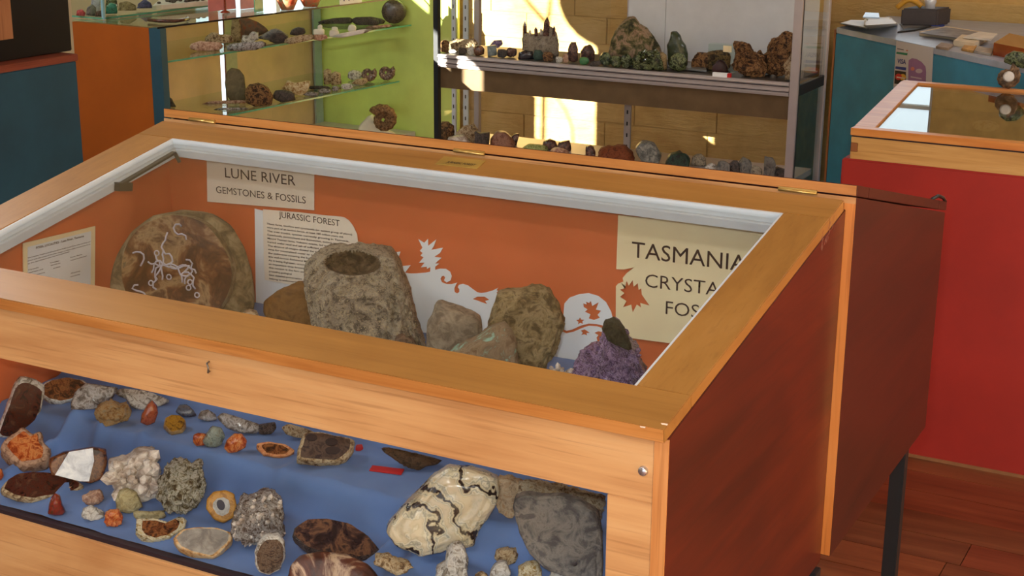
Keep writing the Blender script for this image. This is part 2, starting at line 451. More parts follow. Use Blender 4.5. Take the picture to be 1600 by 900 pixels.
m = MB(); m.box(XL + T, -T, .017, YB - .02, ZB, ZB + .015); m.build('floor_panel', WOOD_IN, case)
# hasp staple on the rail and the small cam lock on the stile
p = on(330, 572, 1, 0)
m = MB(); m.tube([(p.x - .002, -.001, p.z + .006), (p.x, -.008, p.z + .006), (p.x + .003, -.009, p.z), (p.x + .001, -.008, p.z - .006), (p.x - .002, -.001, p.z - .007)], .0012, 6)
m.build('staple', plain('dull steel', (120, 116, 112), .4, .8), rail)
p = on(1006, 735, 1, 0)
m = MB(); m.lathe((p.x, -.001, p.z), [(0, .004), (.0045, .004), (.0055, .0025), (.0058, 0)], 20, axis=(0, -1, 0))
m.build('cam_lock', CHROME, rail)
# lid: four rails, glass and the white bead inside
lidL, lidR, lidF, lidBk = XL, -0.0005, -0.017, 0.618
iL, iR, iF, iB = -1.146, -0.0655, 0.058, 0.5535
def lp(x, y, d=0):
    """point on the lid plane, d below its top"""
    return Vector((x, y, lz(y))) - Vector((0, -KS, 1)).normalized() * d
def lid_piece(name, quad, mat, parent, d0=0.0, d1=T, bevel=.001):
    m = MB(); a = [lp(x, y, d1) for x, y in quad]; b_ = [lp(x, y, d0) for x, y in quad]
    m.prism(a, b_[0] - a[0]); return m.build(name, mat, parent, bevel=bevel)
lid = lid_piece('lid', [(lidL, lidF), (lidR, lidF), (lidR, iF), (lidL, iF)], [WOOD_T], case)
m = MB(); a = lp(lidL + .001, lidF - .0007, T - .001); b_ = lp(lidL + .001, lidF - .0007, .0006)
m.prism([a, a + Vector((lidR - lidL - .002, 0, 0)), b_ + Vector((lidR - lidL - .002, 0, 0)), b_], (0, .0012, 0))
m.build('lid_edge', WOOD_EX, lid)
lid_piece('lid_rail', [(lidL, iB), (lidR, iB), (lidR, lidBk), (lidL, lidBk)], WOOD_T, lid)
lid_piece('lid_rail', [(iR, iF), (lidR, iF), (lidR, iB), (iR, iB)], WOOD_TY, lid)
lid_piece('lid_rail', [(lidL, iF), (iL, iF), (iL, iB), (lidL, iB)], WOOD_TY, lid)
lid_piece('glass_pane', [(iL - .004, iF - .004), (iR + .004, iF - .004), (iR + .004, iB + .004), (iL - .004, iB + .004)], GLASS, lid, .005, .008, 0)
m = MB()
for q in ([(iL, iB - .004), (iR, iB - .004), (iR, iB), (iL, iB)], [(iL, iF), (iL + .004, iF), (iL + .004, iB), (iL, iB)], [(iR - .003, iF), (iR, iF), (iR, iB), (iR - .003, iB)]):
    a = [lp(x, y, .016) for x, y in q]; b_ = [lp(x, y, .001) for x, y in q]; m.prism(a, b_[0] - a[0])
m.build('glazing_bead', WHITE_P, lid)
m = MB()
for q in ([(iL + .002, iB - .010), (iR - .002, iB - .010), (iR - .002, iB - .001), (iL + .002, iB - .001)], [(iL + .001, iF), (iL + .012, iF), (iL + .012, iB), (iL + .001, iB)]):
    a = [lp(x, y, .030) for x, y in q]; b_ = [lp(x, y, .0165) for x, y in q]; m.prism(a, b_[0] - a[0])
m.build('inner_batten', WHITE_P, lid, bevel=.0008)
# stay bracket under the left lid rail
m = MB()
a, b_ = lp(iL + .016, .535, .018), lp(iL + .016, .39, .022)
m.bar(a, b_, .010, .004, (0, 0, 1)); m.bar(b_, lp(iL + .016, .42, .034), .012, .014); m.bar(a, lp(iL + .022, .537, .036), .006, .006)
m.build('lid_stay', plain('dark stay', (70, 66, 60), .4, .5), lid, bevel=.0006)
def lidpix(x, y, lift=0.0):
    d = ray(x, y); n = Vector((0, -KS, 1)); p0 = Vector((0, -.007, ZL + lift)); t_ = (p0 - CAM).dot(n) / d.dot(n)
    return CAM + d * t_
# pale chips at the front corner of the lid and rubbed patch at the back of the side panel
m = MB()
for (px, py, w_, h_) in ((1004, 667.5, 4.5, 1.6), (1038, 663, 5.5, 1.8)):
    q = [lidpix(px - w_, py - h_, .0002), lidpix(px + w_, py - h_ * .3, .0002), lidpix(px + w_ * .9, py + h_, .0002), lidpix(px - w_ * .7, py + h_ * .2, .0002)]
    m.prism(q, (0, 0, .0003))
o = m.build('paint_chips', plain('pale chip', (236, 214, 190), .7), lid); o['kind'] = 'stuff'
rr = random.Random(12); m = MB()
for _ in range(26):
    px, py = 1290 + rr.uniform(-8, 14), 0; py = 372 - (px - 1290) * 1.3 + rr.uniform(-13, 13)
    a = on(px, py, 0, .0001); L = rr.uniform(.003, .008)
    m.prism([a, a + Vector((0, L * .5, L)), a + Vector((0, L * .5 + .0008, L)), a + Vector((0, .0009, 0))], (.0002, 0, 0))
o = m.build('scuff_marks', plain('rubbed varnish', (150, 100, 84), .8), sp); o['kind'] = 'stuff'
# brass name plate glued to the rear lid rail
plq = [(680, 257), (745, 264), (759, 252), (694, 245)]
q = [lidpix(*c, lift=.0002) for c in plq]
m = MB(); m.prism(q, (0, 0, .0012)); plate = m.build('name_plate', plain('brass plate', (178, 146, 70), .45, .2, var=.08), lid)

# lettering ------------------------------------------------------------
def letters(txt, size=1.0, bold=0.0):
    c = bpy.data.curves.new('lettering', 'FONT'); c.body = txt; c.size = size; c.offset = bold; c.resolution_u = 3
    o = bpy.data.objects.new('lettering', c); COL.objects.link(o)
    bpy.context.view_layer.update()
    me = bpy.data.meshes.new_from_object(o.evaluated_get(bpy.context.evaluated_depsgraph_get()))
    COL.objects.unlink(o); bpy.data.objects.remove(o); return me
def text_on(txt, a, b, up, mat, parent, nrm, name='lettering', bold=0.02, lift=.0004, cap=None):
    """lay txt so that its baseline runs from a to b (world points); up = world vector of the capital height"""
    me = letters(txt, 1.0, bold)
    xs = [v.co.x for v in me.vertices]; ys = [v.co.y for v in me.vertices]
    x0, x1 = min(xs), max(xs)
    ch = cap if cap else 0.70
    a = Vector(a); b = Vector(b); up = Vector(up); n = Vector(nrm).normalized() * lift
    org = worldloc(parent)
    for v in me.vertices:
        u = (v.co.x - x0) / (x1 - x0)
        v.co = a + (b - a) * u + up * (v.co.y / ch) + n - org
    me.materials.append(mat)
    o = bpy.data.objects.new(name, me); COL.objects.link(o); o.parent = parent
    return o
def text_px(txt, ax, v, pl, pr, ptop, mat, parent, nrm, **k):
    """baseline between pixels pl, pr; ptop = pixel above pl at cap height"""
    a = on(*pl, ax, v); b = on(*pr, ax, v); c = on(*ptop, ax, v)
    return text_on(txt, a, b, Vector((0, 0, c.z - a.z)), mat, parent, nrm, **k)
a, b_, c = lidpix(697, 254.5, .0014), lidpix(741, 259.3, .0014), lidpix(700, 251.5, .0014)
text_on('JURASSIC FOREST', a, b_, (0, (c - a).length * .9, (c - a).length * .17), plain('engraving', (60, 44, 24), .7), plate, (0, 0, 1), lift=.0003)

# ------------------------------------------------------------------ display case, rear half (back to back, a little to the right)
XR2, XL2 = 0.0135, -1.2285
YR = 1.236
zc = 1.034
rear = empty('display_case', 'rear display case backing the glass-lidded one, red-brown side, lid sloping away', 'display case', (-.6, .95, ZB))
def rz(y): return zc - (zc - .888) * (y - YB) / (YR - YB)
def rp(x): return [(x, YB, ZB + .01), (x, YR - .008, ZB + .01), (x, YR - .008, rz(YR) - .001), (x, YB, zc - .001)]
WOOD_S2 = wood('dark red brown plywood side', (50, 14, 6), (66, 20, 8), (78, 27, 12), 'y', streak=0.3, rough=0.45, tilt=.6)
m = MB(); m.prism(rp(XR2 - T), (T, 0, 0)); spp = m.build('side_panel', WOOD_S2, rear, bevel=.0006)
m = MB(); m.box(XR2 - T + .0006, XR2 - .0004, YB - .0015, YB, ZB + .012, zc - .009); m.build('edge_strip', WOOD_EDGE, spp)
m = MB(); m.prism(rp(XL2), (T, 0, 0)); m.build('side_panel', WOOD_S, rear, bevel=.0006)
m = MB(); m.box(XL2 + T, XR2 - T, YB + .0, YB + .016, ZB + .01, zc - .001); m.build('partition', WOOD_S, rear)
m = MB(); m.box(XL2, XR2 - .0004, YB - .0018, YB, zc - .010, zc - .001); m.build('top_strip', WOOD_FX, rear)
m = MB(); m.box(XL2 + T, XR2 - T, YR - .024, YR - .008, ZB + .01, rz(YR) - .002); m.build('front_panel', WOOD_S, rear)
m = MB(); m.box(XL2 + T, XR2 - T, YB + .02, YR - .03, ZB + .012, ZB + .028); m.build('floor_panel', WOOD_IN, rear)
m = MB()
LT = .0165
m.prism([(XL2, YB - .0005, zc + .0008), (XL2, YR, rz(YR) + .0008), (XL2, YR, rz(YR) + LT), (XL2, YB - .0005, zc + LT)], (XR2 - XL2, 0, 0))
# open frame: cut out the glazed field by building four rails instead
m = MB()
def rlid(x0, x1, y0, y1):
    m.prism([(x0, y0, rz(y0) + .0008), (x0, y1, rz(y1) + .0008), (x0, y1, rz(y1) + LT), (x0, y0, rz(y0) + LT)], (x1 - x0, 0, 0))
rlid(XL2, XR2, YB - .0005, YB + .065)
rl = m.build('lid', WOOD_S2, rear, bevel=.001)
m = MB(); m.box(XL2 + .0008, XR2 - .0008, YB - .0016, YB, zc + .0018, zc + LT - .0008); m.build('lid_edge', WOOD_EX, rl)
for q in ((XL2, XR2, YR - .065, YR), (XL2, XL2 + .065, YB + .065, YR - .065), (XR2 - .065, XR2, YB + .065, YR - .065)):
    m = MB(); rlid(*q); m.build('lid_rail', WOOD_S2, rl, bevel=.001)
m = MB(); m.prism([(XL2 + .06, YB + .06, rz(YB + .06) + .006), (XL2 + .06, YR - .06, rz(YR - .06) + .006), (XL2 + .06, YR - .06, rz(YR - .06) + .009), (XL2 + .06, YB + .06, rz(YB + .06) + .009)], (XR2 - XL2 - .12, 0, 0))
m.build('glass_pane', GLASS, rl)
m = MB(); m.tube([(XR2 - .003, YR - .11, rz(YR - .11) + LT), (XR2 - .003, YR - .06, rz(YR - .06) + LT + .008), (XR2 - .003, YR - .02, rz(YR - .02) + LT + .006), (XR2 - .003, YR + .001, rz(YR) + LT)], .003, 6)
m.build('corner_cap', BLACKM, rl)
# hinges in the joint of the two cases
for (xa, xb) in ((297, 337), (710, 758), (1217, 1277)):
    ya = 181 + .1179 * (xa - 257) + .6; a = on(xa, ya, 1, YB - .002); b_ = on(xb, 181 + .1179 * (xb - 257) + .6, 1, YB - .002)
    m = MB(); m.box(a.x, b_.x, YB - .0045, YB - .0018, a.z - .003, a.z + .004)
    m.tube([(a.x, YB - .005, a.z), (b_.x, YB - .005, b_.z)], .0022, 8)
    h = m.build('hinge', BRASS, rear)
# steel leg frames under the cases
lg = MB()
def leg(x, y):
    m = MB(); m.box(x - .0125, x + .0125, y - .0125, y + .0125, 0, ZB - .001 if y < YB else ZB + .009); return m
LEGS = [(-.002, 1.11), (-.006, .60), (-1.20, 1.11), (-1.19, .60), (-1.19, .05), (-.03, .05)]
for i, (x, y) in enumerate(LEGS):
    leg(x, y).build('leg', BLACKM, case if y < YB else rear, bevel=.001)

# ------------------------------------------------------------------ signs and cut papers in the case
YP = YB - .022          # face of the back panel
def cut(name, polys, y, mat, parent=None, label=None, cat=None, th=.0006, group=None):
    """thin flat card in the plane y, outline and holes as pixel polygons"""
    c = bpy.data.curves.new(name, 'CURVE'); c.dimensions = '2D'; c.fill_mode = 'BOTH'; c.extrude = th / 2
    pts0 = [on(px, py, 1, y) for px, py in polys[0]]
    ox = sum(p.x for p in pts0) / len(pts0); oz = min(p.z for p in pts0)
    for poly in polys:
        s = c.splines.new('POLY'); s.points.add(len(poly) - 1); s.use_cyclic_u = True
        for i, (px, py) in enumerate(poly):
            p = on(px, py, 1, y); s.points[i].co = (p.x - ox, p.z - oz, 0, 1)
    tmp = bpy.data.objects.new(name, c); COL.objects.link(tmp); bpy.context.view_layer.update()
    me = bpy.data.meshes.new_from_object(tmp.evaluated_get(bpy.context.evaluated_depsgraph_get()))
    COL.objects.unlink(tmp); bpy.data.objects.remove(tmp)
    org = Vector((ox, y, oz))
    for v in me.vertices: v.co = Vector((v.co.x, v.co.z, v.co.y))
    me.materials.clear(); me.materials.append(mat)
    o = bpy.data.objects.new(name, me); COL.objects.link(o)
    if parent is None: o.location = org
    else:
        o.parent = parent; o.location = org - worldloc(parent)
    if cat: tag(o, label, cat, group)
    return o
def zpx(X, Y, zx, zy, s): return (zx + X / s, zy + Y / s)
def zl(lst, zx, zy, s): return [zpx(X, Y, zx, zy, s) for X, Y in lst]
# large white cut paper behind the rocks
A = [(398, 326), (415, 330), (470, 338), (530, 352), (545, 400), (600, 412)] + zl([
    (215, 375), (345, 362), (285, 440), (340, 449), (400, 448), (500, 440), (548, 430), (550, 380), (515, 402), (512, 378), (450, 385), (490, 335), (430, 338), (480, 280), (447, 262), (470, 235),
    (440, 212), (468, 180), (425, 90), (485, 130), (525, 88), (527, 160), (610, 95), (585, 165), (558, 203), (680, 180), (650, 235), (590, 275), (665, 285), (620, 325), (600, 345), (642, 345), (600, 378),
    (600, 410), (650, 398), (710, 400), (755, 430), (772, 475), (760, 520), (720, 542), (692, 520), (705, 490), (690, 472), (668, 478), (655, 505), (670, 540), (720, 560), (770, 560), (830, 543),
    (815, 565), (798, 605), (802, 640), (827, 657), (852, 640), (852, 610), (835, 592), (848, 566), (890, 557), (940, 572), (990, 610), (1035, 643), (1072, 652), (1085, 652), (1130, 645), (1200, 625), (1255, 597),
    (1240, 622), (1256, 632), (1236, 650), (1250, 660), (1235, 700)], 590, 360, 6.6667) + [(770, 500), (755, 545), (655, 521), (560, 506), (440, 490), (400, 484)]
H1 = zl([(990, 715), (1040, 690), (1115, 690), (1165, 722), (1122, 735), (1142, 768), (1070, 742)], 590, 360, 6.6667)
cut('cut_paper', [A, H1], YP - .001, PAPER, None, 'large white paper with leaf and scroll cut edge, behind the grey rocks', 'paper')
cut('paper_leaf', [zl([(145, 235), (238, 220), (195, 345)], 590, 360, 6.6667)], YP - .001, PAPER, None, 'small white paper triangle on brown panel above the hollow rock', 'paper')
Bp = [(882, 474), (890, 465), (905, 459.5), (920, 458), (935, 462.5), (947, 472), (955, 487), (957, 496), (960, 560), (893, 577), (889, 572), (886, 561), (852, 555), (853, 549), (862, 540), (871, 520), (880, 497)]
Z7 = lambda l: zl(l, 700, 420, 4)
B1 = Z7([(845, 215), (866, 222), (862, 204), (882, 214), (893, 200), (902, 232), (942, 209), (925, 255), (957, 262), (935, 288), (950, 306), (912, 320), (880, 310), (890, 285), (855, 268), (872, 254), (848, 238)])
B2 = Z7([(708, 370), (712, 355), (726, 360), (722, 378), (742, 388), (780, 378), (830, 355), (880, 342), (930, 345), (970, 355), (968, 372), (930, 359), (880, 356), (835, 371), (785, 393), (740, 403), (715, 392)])
B3 = Z7([(800, 320), (818, 318), (825, 303), (833, 318), (852, 318), (840, 330), (845, 345), (826, 338), (812, 348), (815, 332)])
B4 = Z7([(830, 386), (855, 378), (887, 400), (866, 402), (870, 416), (850, 409), (832, 415), (842, 400)])
B5 = Z7([(915, 400), (940, 390), (968, 395), (968, 440), (935, 455), (928, 430), (940, 415)])
cut('palm_paper', [Bp, B1, B2, B3, B4, B5], YP - .001, PAPER, None, 'rounded white paper with a cut-out palm branch, behind the purple crystal', 'paper')
# sign: lune river
s1 = cut('sign', [[(323, 240), (491, 262), (491, 328.5), (324, 315)]], YP - .004, CREAM2, None, 'cream card sign reading LUNE RIVER gemstones and fossils', 'sign')
N = (0, -1, 0); yv = YP - .0046
text_px('LUNE RIVER', 1, yv, (352, 277), (462, 290), (352, 261.5), INK, s1, N, bold=.0)
text_px('GEMSTONES & FOSSILS', 1, yv, (338, 301), (478, 318), (338, 290.5), INK, s1, N, bold=.0)
s2 = cut('text_card', [[(411, 327), (470, 332), (505, 336), (537, 339), (545, 344), (552, 353), (558, 366), (560, 385), (560, 470), (500, 458), (450, 444), (414, 437), (412, 400)]], YP - .0025, CREAM2, None, 'pale card headed JURASSIC FOREST with lines of print, right corner rounded', 'sign')
yv = YP - .0031
text_px('JURASSIC FOREST', 1, yv, (436, 339.5), (531, 353.5), (436, 330), INK, s2, N, bold=.0)
LINES = ['These ferns, conifers and cycadeoids (an extinct group of plants)', 'were part of an ancient forest, at least 180 million years old.', 'The tree trunks, species currently growing in Tasmania,',
         'Cycadeoids, pentoxyleans and Bennettites, extinct, are illustrated.', 'Mount Tasman lavas, Volcanic events, led to these plants being',
         'buried under mud and ash of sufficient thickness to preserve.', 'The absence of oxygen slowed the wood decay and allowed', 'time for mineralised water to soak in and fill the cells of',
         'the sediments covering the buried plants and the wood so', 'this well-known Richmond Mine Forest, with its fossil trunks', 'As it being Eighteen, uncovered and studied over the years', 'an important time known, the fossils of the period show',
         'this section is the fern and', 'preceding geological', 'best detailed preservation', 'helping to understand']
RX = [550.5, 537, 546, 550.5, 552, 548, 545, 545, 545, 545, 545, 545, 477, 456, 472, 463]
for i, L in enumerate(LINES):
    yb = 350.5 + i * 5.72
    x0 = 417 + i * .28; x1 = RX[i]
    text_px(L, 1, yv, (x0, yb), (x1, yb + (x1 - x0) * .128), (x0, yb - 2.6), INK, s2, N, bold=0.015, name='print_line')
s3 = cut('sign', [[(966, 336), (1222, 362), (1222, 620), (1130, 546), (1045, 536), (962, 525), (962.5, 447), (966, 443), (974, 440), (973, 434), (980, 426), (993, 417), (1009, 412), (990, 418), (975, 421), (963, 420.5)],
                  Z7([(1080, 85), (1108, 108), (1117, 74), (1130, 105), (1155, 70), (1160, 112), (1186, 90), (1192, 132), (1208, 122), (1212, 162), (1260, 230), (1202, 214), (1207, 242), (1180, 224), (1155, 272), (1145, 224), (1094, 240), (1115, 202), (1075, 175), (1102, 152), (1075, 130), (1104, 122)])],
         YP - .004, CREAM, None, 'large cream card sign reading TASMANIAN CRYSTALS and FOSSILS with cut-out leaf', 'sign')
yv = YP - .0046
text_px('TASMANIAN', 1, yv, (987, 401.5), (1193, 428), (987, 376.5), INK, s3, N, bold=.0)
text_px('CRYSTALS &', 1, yv, (1008, 448), (1186, 470), (1008, 427), INK, s3, N, bold=-.005)
text_px('FOSSILS', 1, yv, (1040, 490.5), (1146, 504), (1040, 469.5), INK, s3, N, bold=-.005)
cut('label_tab', [[(1075, 336), (1119, 341), (1119.5, 354), (1075, 348.5)]], YP - .0055, PAPER, None, 'small blank white tab above the TASMANIAN sign', 'label')
# small notice on the left side wall
XS = XL + T + .002
nt_ = MB(); q = [on(35, 380, 0, XS), on(148, 353, 0, XS), on(147, 470, 0, XS), on(36, 462, 0, XS)]
nt_.prism(q, (.0015, 0, 0)); note = nt_.build('notice', CREAM); tag(note, 'small cream bordered notice on the left inside wall of the case', 'notice')
nt_ = MB(); q = [on(43, 386, 0, XS + .002), on(142, 361, 0, XS + .002), on(141, 466, 0, XS + .002), on(43, 458, 0, XS + .002)]
nt_.prism(q, (.0006, 0, 0)); nt_.build('printed_sheet', PAPER, note)
def text_x(txt, pl, pr, h, **k):
    a = on(*pl, 0, XS + .0028); b = on(*pr, 0, XS + .0028)
    text_on(txt, a, b, (0, 0, h * .001), INK, note, (1, 0, 0), **k)
text_x('FOSSIL LOCALITIES - Lune River, Tasmania', (56, 389), (131, 370), 3.4, bold=.02)
for (pl, pr, t_) in (((43, 404), (141, 378), 'The following fossils have all been found in the Lune River area and they are'),
                     ((43, 408.5), (141, 382), 'shown with the names of the main groups to which each of them belongs to'),
                     ((43, 413), (108, 394), 'as the specimens are cut and polished'), ((110, 403), (128, 398), 'Fern Stem'), ((110, 407.5), (135, 400.5), 'cut and polished'),
                     ((78, 411.5), (93, 408), 'Conifer'), ((79, 415.5), (94, 411.5), 'trunk in'), ((83, 420), (94, 417), 'agate'), ((44, 422.5), (60, 418.5), 'Cycads'), ((45, 427), (67, 421), 'leaf base and'), ((56, 430), (70, 426), 'stems'),
                     ((110, 428), (125, 424), 'Agate'), ((110, 433), (125, 429), 'nodule')):
    text_x(t_, pl, pr, 1.7, bold=.02, name='print_line')

# ------------------------------------------------------------------ blue cloth over stepped boards
def prof(y):
    K = [(.015, .578), (.10, .590), (.145, .600), (.185, .651), (.30, .656), (.325, .664), (.345, .728), (.36, .731), (.62, .731)]
    for (a, za), (b, zb) in zip(K[:-1], K[1:]):
        if y <= b:
            t_ = (y - a) / (b - a); t_ = t_ * t_ * (3 - 2 * t_); return za + (zb - za) * max(0, t_)
    return K[-1][1]
def cloth_z(x, y):
    z = prof(y)
    w = noise.noise(Vector((x * 14, y * 5, 1.3))) * .0035 * (1 if y < .35 else .3)
    f = max(0, 1 - abs(y - .16) / .09)
    w += f * .008 * noise.noise(Vector((x * 20 + y * 10, 3.1, 0)))
    # a few sharp pleats
    for (xc, s, d) in ((-1.06, .35, .022), (-.985, -.2, .014), (-.90, -.3, .008), (-.44, .15, .015), (-.40, .05, .009), (-.66, .1, .006)):
        u = (x - xc - s * (y - .14)) / .011
        w += 1.5 * d * math.exp(-u * u) * max(0, 1 - abs(y - .14) / .13)
    return z + w
nx, ny = 260, 120
m = MB(); vs = []; fs = []
for j in range(ny + 1):
    for i in range(nx + 1):
        x = XL + T + .004 + (-T - .004 - XL - T - .004) * i / nx; y = .016 + (YP - .006 - .016) * j / ny
        vs.append((x, y, cloth_z(x, y)))
for j in range(ny):
    for i in range(nx):
        a = j * (nx + 1) + i; fs.append((a, a + 1, a + nx + 2, a + nx + 1))
m.add(vs, fs, 0, True)
def clothmat():
    mm, nt, b = new_mat('blue cotton cloth'); v = tex_coord(nt)
    f = noise_n(nt, v, 9, 4)
    nt.links.new(ramp(nt, f, [(.3, lin(82, 112, 164)), (.7, lin(96, 128, 182))]), b.inputs['Base Color'])
    b.inputs['Roughness'].default_value = .9; b.inputs['Sheen Weight'].default_value = .15
    bump(nt, b, noise_n(nt, v, 900, 2), .25, .0005); return mm
cl = m.build('display_cloth', clothmat()); tag(cl, 'blue cloth draped over the steps inside the display case', 'cloth')
def cloth_hit(px, py):
    d = ray(px, py); t_ = (0.016 - CAM.y) / d.y
    for _ in range(700):
        p = CAM + d * t_
        if p.z <= cloth_z(p.x, p.y): return p
        t_ += .0012
    return p

# ------------------------------------------------------------------ mineral specimens
def parse(s): 
    v = [float(a) for a in s.replace(',', ' ').split()]; return list(zip(v[0::2], v[1::2]))
def radial(poly, cx, cy, n=96):
    """distance from centre to outline for n directions"""
    R = []
    for k_ in range(n):
        a = 2 * math.pi * k_ / n; dx, dy = math.cos(a), math.sin(a); best = 0
        for i in range(len(poly)):
            x1, y1 = poly[i]; x2, y2 = poly[(i + 1) % len(poly)]
            ex, ey = x2 - x1, y2 - y1; den = dx * ey - dy * ex
            if abs(den) < 1e-12: continue
            t_ = ((x1 - cx) * ey - (y1 - cy) * ex) / den; u = ((x1 - cx) * dy - (y1 - cy) * dx) / den
            if t_ > 0 and -1e-6 <= u <= 1 + 1e-6: best = max(best, t_)
        R.append(best)
    return R
ICO = {}
def ico(n):
    if n not in ICO:
        bm = bmesh.new(); bmesh.ops.create_icosphere(bm, subdivisions=n, radius=1)
        ICO[n] = ([v.co.copy() for v in bm.verts], [tuple(v.index for v in f.verts) for f in bm.faces]); bm.free()
    return ICO[n]
SPEC = []
def lump(name, cat, label, pts, mat, sup='cloth', y=None, thick=.6, rough=.10, lean=0.0, sub=4, square=.55, group=None, seed=None, facet=0, face=None, fmat=None, smooth=True, base=None, inset=.86, face_name='polished_face', clampz=True, freq=2.2):
    """a stone with its outline and real depth; it rests with its lowest point on its support"""
    poly = parse(pts) if isinstance(pts, str) else pts
    if len(poly) == 2:                       # a box: irregular oval outline
        (xa, ya), (xb, yb) = poly; rr = random.Random(int(xa * 7 + ya)); n_ = 11
        poly = []
        for k_ in range(n_):
            a = 2 * math.pi * (k_ + rr.uniform(-.25, .25)) / n_; ca, sa = math.cos(a), math.sin(a)
            q_ = 1 / max(abs(ca), abs(sa)) ; q_ = 1 + (q_ - 1) * .55
            poly.append(((xa + xb) / 2 + (xb - xa) / 2 * ca * q_ * rr.uniform(.84, 1.03), (ya + yb) / 2 + (yb - ya) / 2 * sa * q_ * rr.uniform(.84, 1.03)))
    bx, by = base if base else max(poly, key=lambda p: p[1])
    if sup == 'cloth':
        B = cloth_hit(bx, by); zs = cloth_z(B.x, B.y)
    elif y is not None:
        zs = sup; B = on(bx, by, 1, y)
    else:
        zs = sup; B = on(bx, by, 2, zs)
    h = Vector((CAM.x - B.x, CAM.y - B.y, 0)).normalized()           # towards the viewer
    nrm = (h * math.cos(lean) + Vector((0, 0, 1)) * math.sin(lean)).normalized()
    U = Vector((0, 0, 1)).cross(h).normalized(); V = nrm.cross(U).normalized()
    def proj(p):
        d = ray(*p); t_ = (B - CAM).dot(nrm) / d.dot(nrm); q = CAM + d * t_ - B; return (q.dot(U), q.dot(V))
    P2 = [proj(p) for p in poly]
    cx = (min(p[0] for p in P2) + max(p[0] for p in P2)) / 2; cy = (min(p[1] for p in P2) + max(p[1] for p in P2)) / 2
    NR = 96; R = radial(P2, cx, cy, NR)
    rm_ = sum(R) / NR; D = rm_ * thick
    sd_ = seed if seed is not None else (bx * 13.7 + by * 3.1) % 97
    off = Vector((sd_, sd_ * 1.7, sd_ * .3))
    verts, faces = ico(sub); out = []
    for v in verts:
        a = math.atan2(v.y, v.x) % (2 * math.pi); rho = math.hypot(v.x, v.y)
        f_ = a / (2 * math.pi) * NR; i0 = int(f_) % NR; fr = f_ - int(f_); r_ = R[i0] * (1 - fr) + R[(i0 + 1) % NR] * fr
        s_ = rho ** square if rho > 0 else 0
        c_ = (abs(v.z) ** square) * (1 if v.z > 0 else -1)
        n1 = noise.fractal(v * freq + off, 1.0, 2.2, 4)
        if rough > .055: n1 += .55 * noise.fractal(v * freq * 3.3 + off, .8, 2.1, 3)
        if facet:
            n1 = math.floor(n1 * facet + .5) / facet * .8 + n1 * .2
        k_ = 1 + rough * n1 * 1.8
        kk = 1 + rough * n1 * .45
        lx, ly = cx + math.cos(a) * r_ * s_ * kk, cy + math.sin(a) * r_ * s_ * kk
        if face is not None and v.z > 0: c_ = min(c_, face)
        lzv = D * c_ * (k_ if face is None or v.z < 0 else 1)
        out.append(B + U * lx + V * ly + nrm * lzv)
    if clampz:
        mn = min(p.z for p in out)
        if sup == 'cloth':
            out = [Vector((p.x, p.y, max(p.z, cloth_z(p.x, p.y) - .0015))) for p in out]
        else:
            sh = min(0, zs - mn) if mn > zs else 0
            out = [Vector((p.x, p.y, max(p.z + sh, zs))) for p in out]
    m = MB(); m.add(out, faces, 0, smooth)
    o = m.build(name, mat); tag(o, label, cat, group); SPEC.append(o)
    o['_c'] = 0; del o['_c']
    if fmat is not None:
        m = MB(); n_ = 48; ring = []
        dd = D * (face if face is not None else 1) + .0004
        for k_ in range(n_):
            a = 2 * math.pi * k_ / n_; r_ = R[int(k_ * NR / n_)] * inset * (1 + .05 * noise.noise(Vector((math.cos(a) * 2, math.sin(a) * 2, sd_))))
            ring.append(B + U * (cx + math.cos(a) * r_) + V * (cy + math.sin(a) * r_) + nrm * dd)
        if sup != 'cloth': ring = [Vector((p.x, p.y, max(p.z, zs))) for p in ring]
        cc = B + U * cx + V * cy + nrm * dd
        m.add([cc] + ring, [(0, 1 + k_, 1 + (k_ + 1) % n_) for k_ in range(n_)], 0, False)
        m.build(face_name, fmat, o)
    o_frame = (B, U, V, nrm, cx, cy, R, D)
    return o, o_frame
def crystals(par, fr, mat, n, size, seed=1, name='crystals', up=.5, top=False, spread=.8):
    """six-sided pointed crystals standing on the stone"""
    B, U, V, nrm, cx, cy, R, D = fr; rr = random.Random(seed); m = MB()
    for _ in range(n):
        a = rr.uniform(0, math.pi) if top else rr.uniform(0, 2 * math.pi); q = math.sqrt(rr.random()) * spread
        r_ = R[int(a / (2 * math.pi) * 96) % 96] * q
        c = B + U * (cx + math.cos(a) * r_) + V * (cy + math.sin(a) * r_) + nrm * (D * math.sqrt(max(0, 1 - q * q)) * .75)
        d = (nrm * rr.uniform(.3, 1) + U * math.cos(a) * q + V * (math.sin(a) * q + up * rr.uniform(.2, 1)) + Vector((rr.uniform(-.3, .3), rr.uniform(-.3, .3), rr.uniform(-.2, .3)))).normalized()
        L = size * rr.uniform(.6, 1.5); w = L * rr.uniform(.22, .36)
        a_ = d.cross(Vector((.3, .2, .9))).normalized(); b_ = d.cross(a_)
        vs = []
        for (t_, s_) in ((-.3, 1), (.65, .95)):
            for k_ in range(6):
                g = math.pi * k_ / 3; vs.append(c + d * L * t_ + (a_ * math.cos(g) + b_ * math.sin(g)) * w * s_)
        vs.append(c + d * L)
        fs = [(k_, (k_ + 1) % 6, 6 + (k_ + 1) % 6, 6 + k_) for k_ in range(6)] + [(6 + k_, 6 + (k_ + 1) % 6, 12) for k_ in range(6)]
        m.add(vs, fs, 0, False)
    o = m.build(name, mat, par); o['kind'] = 'stuff'; return o
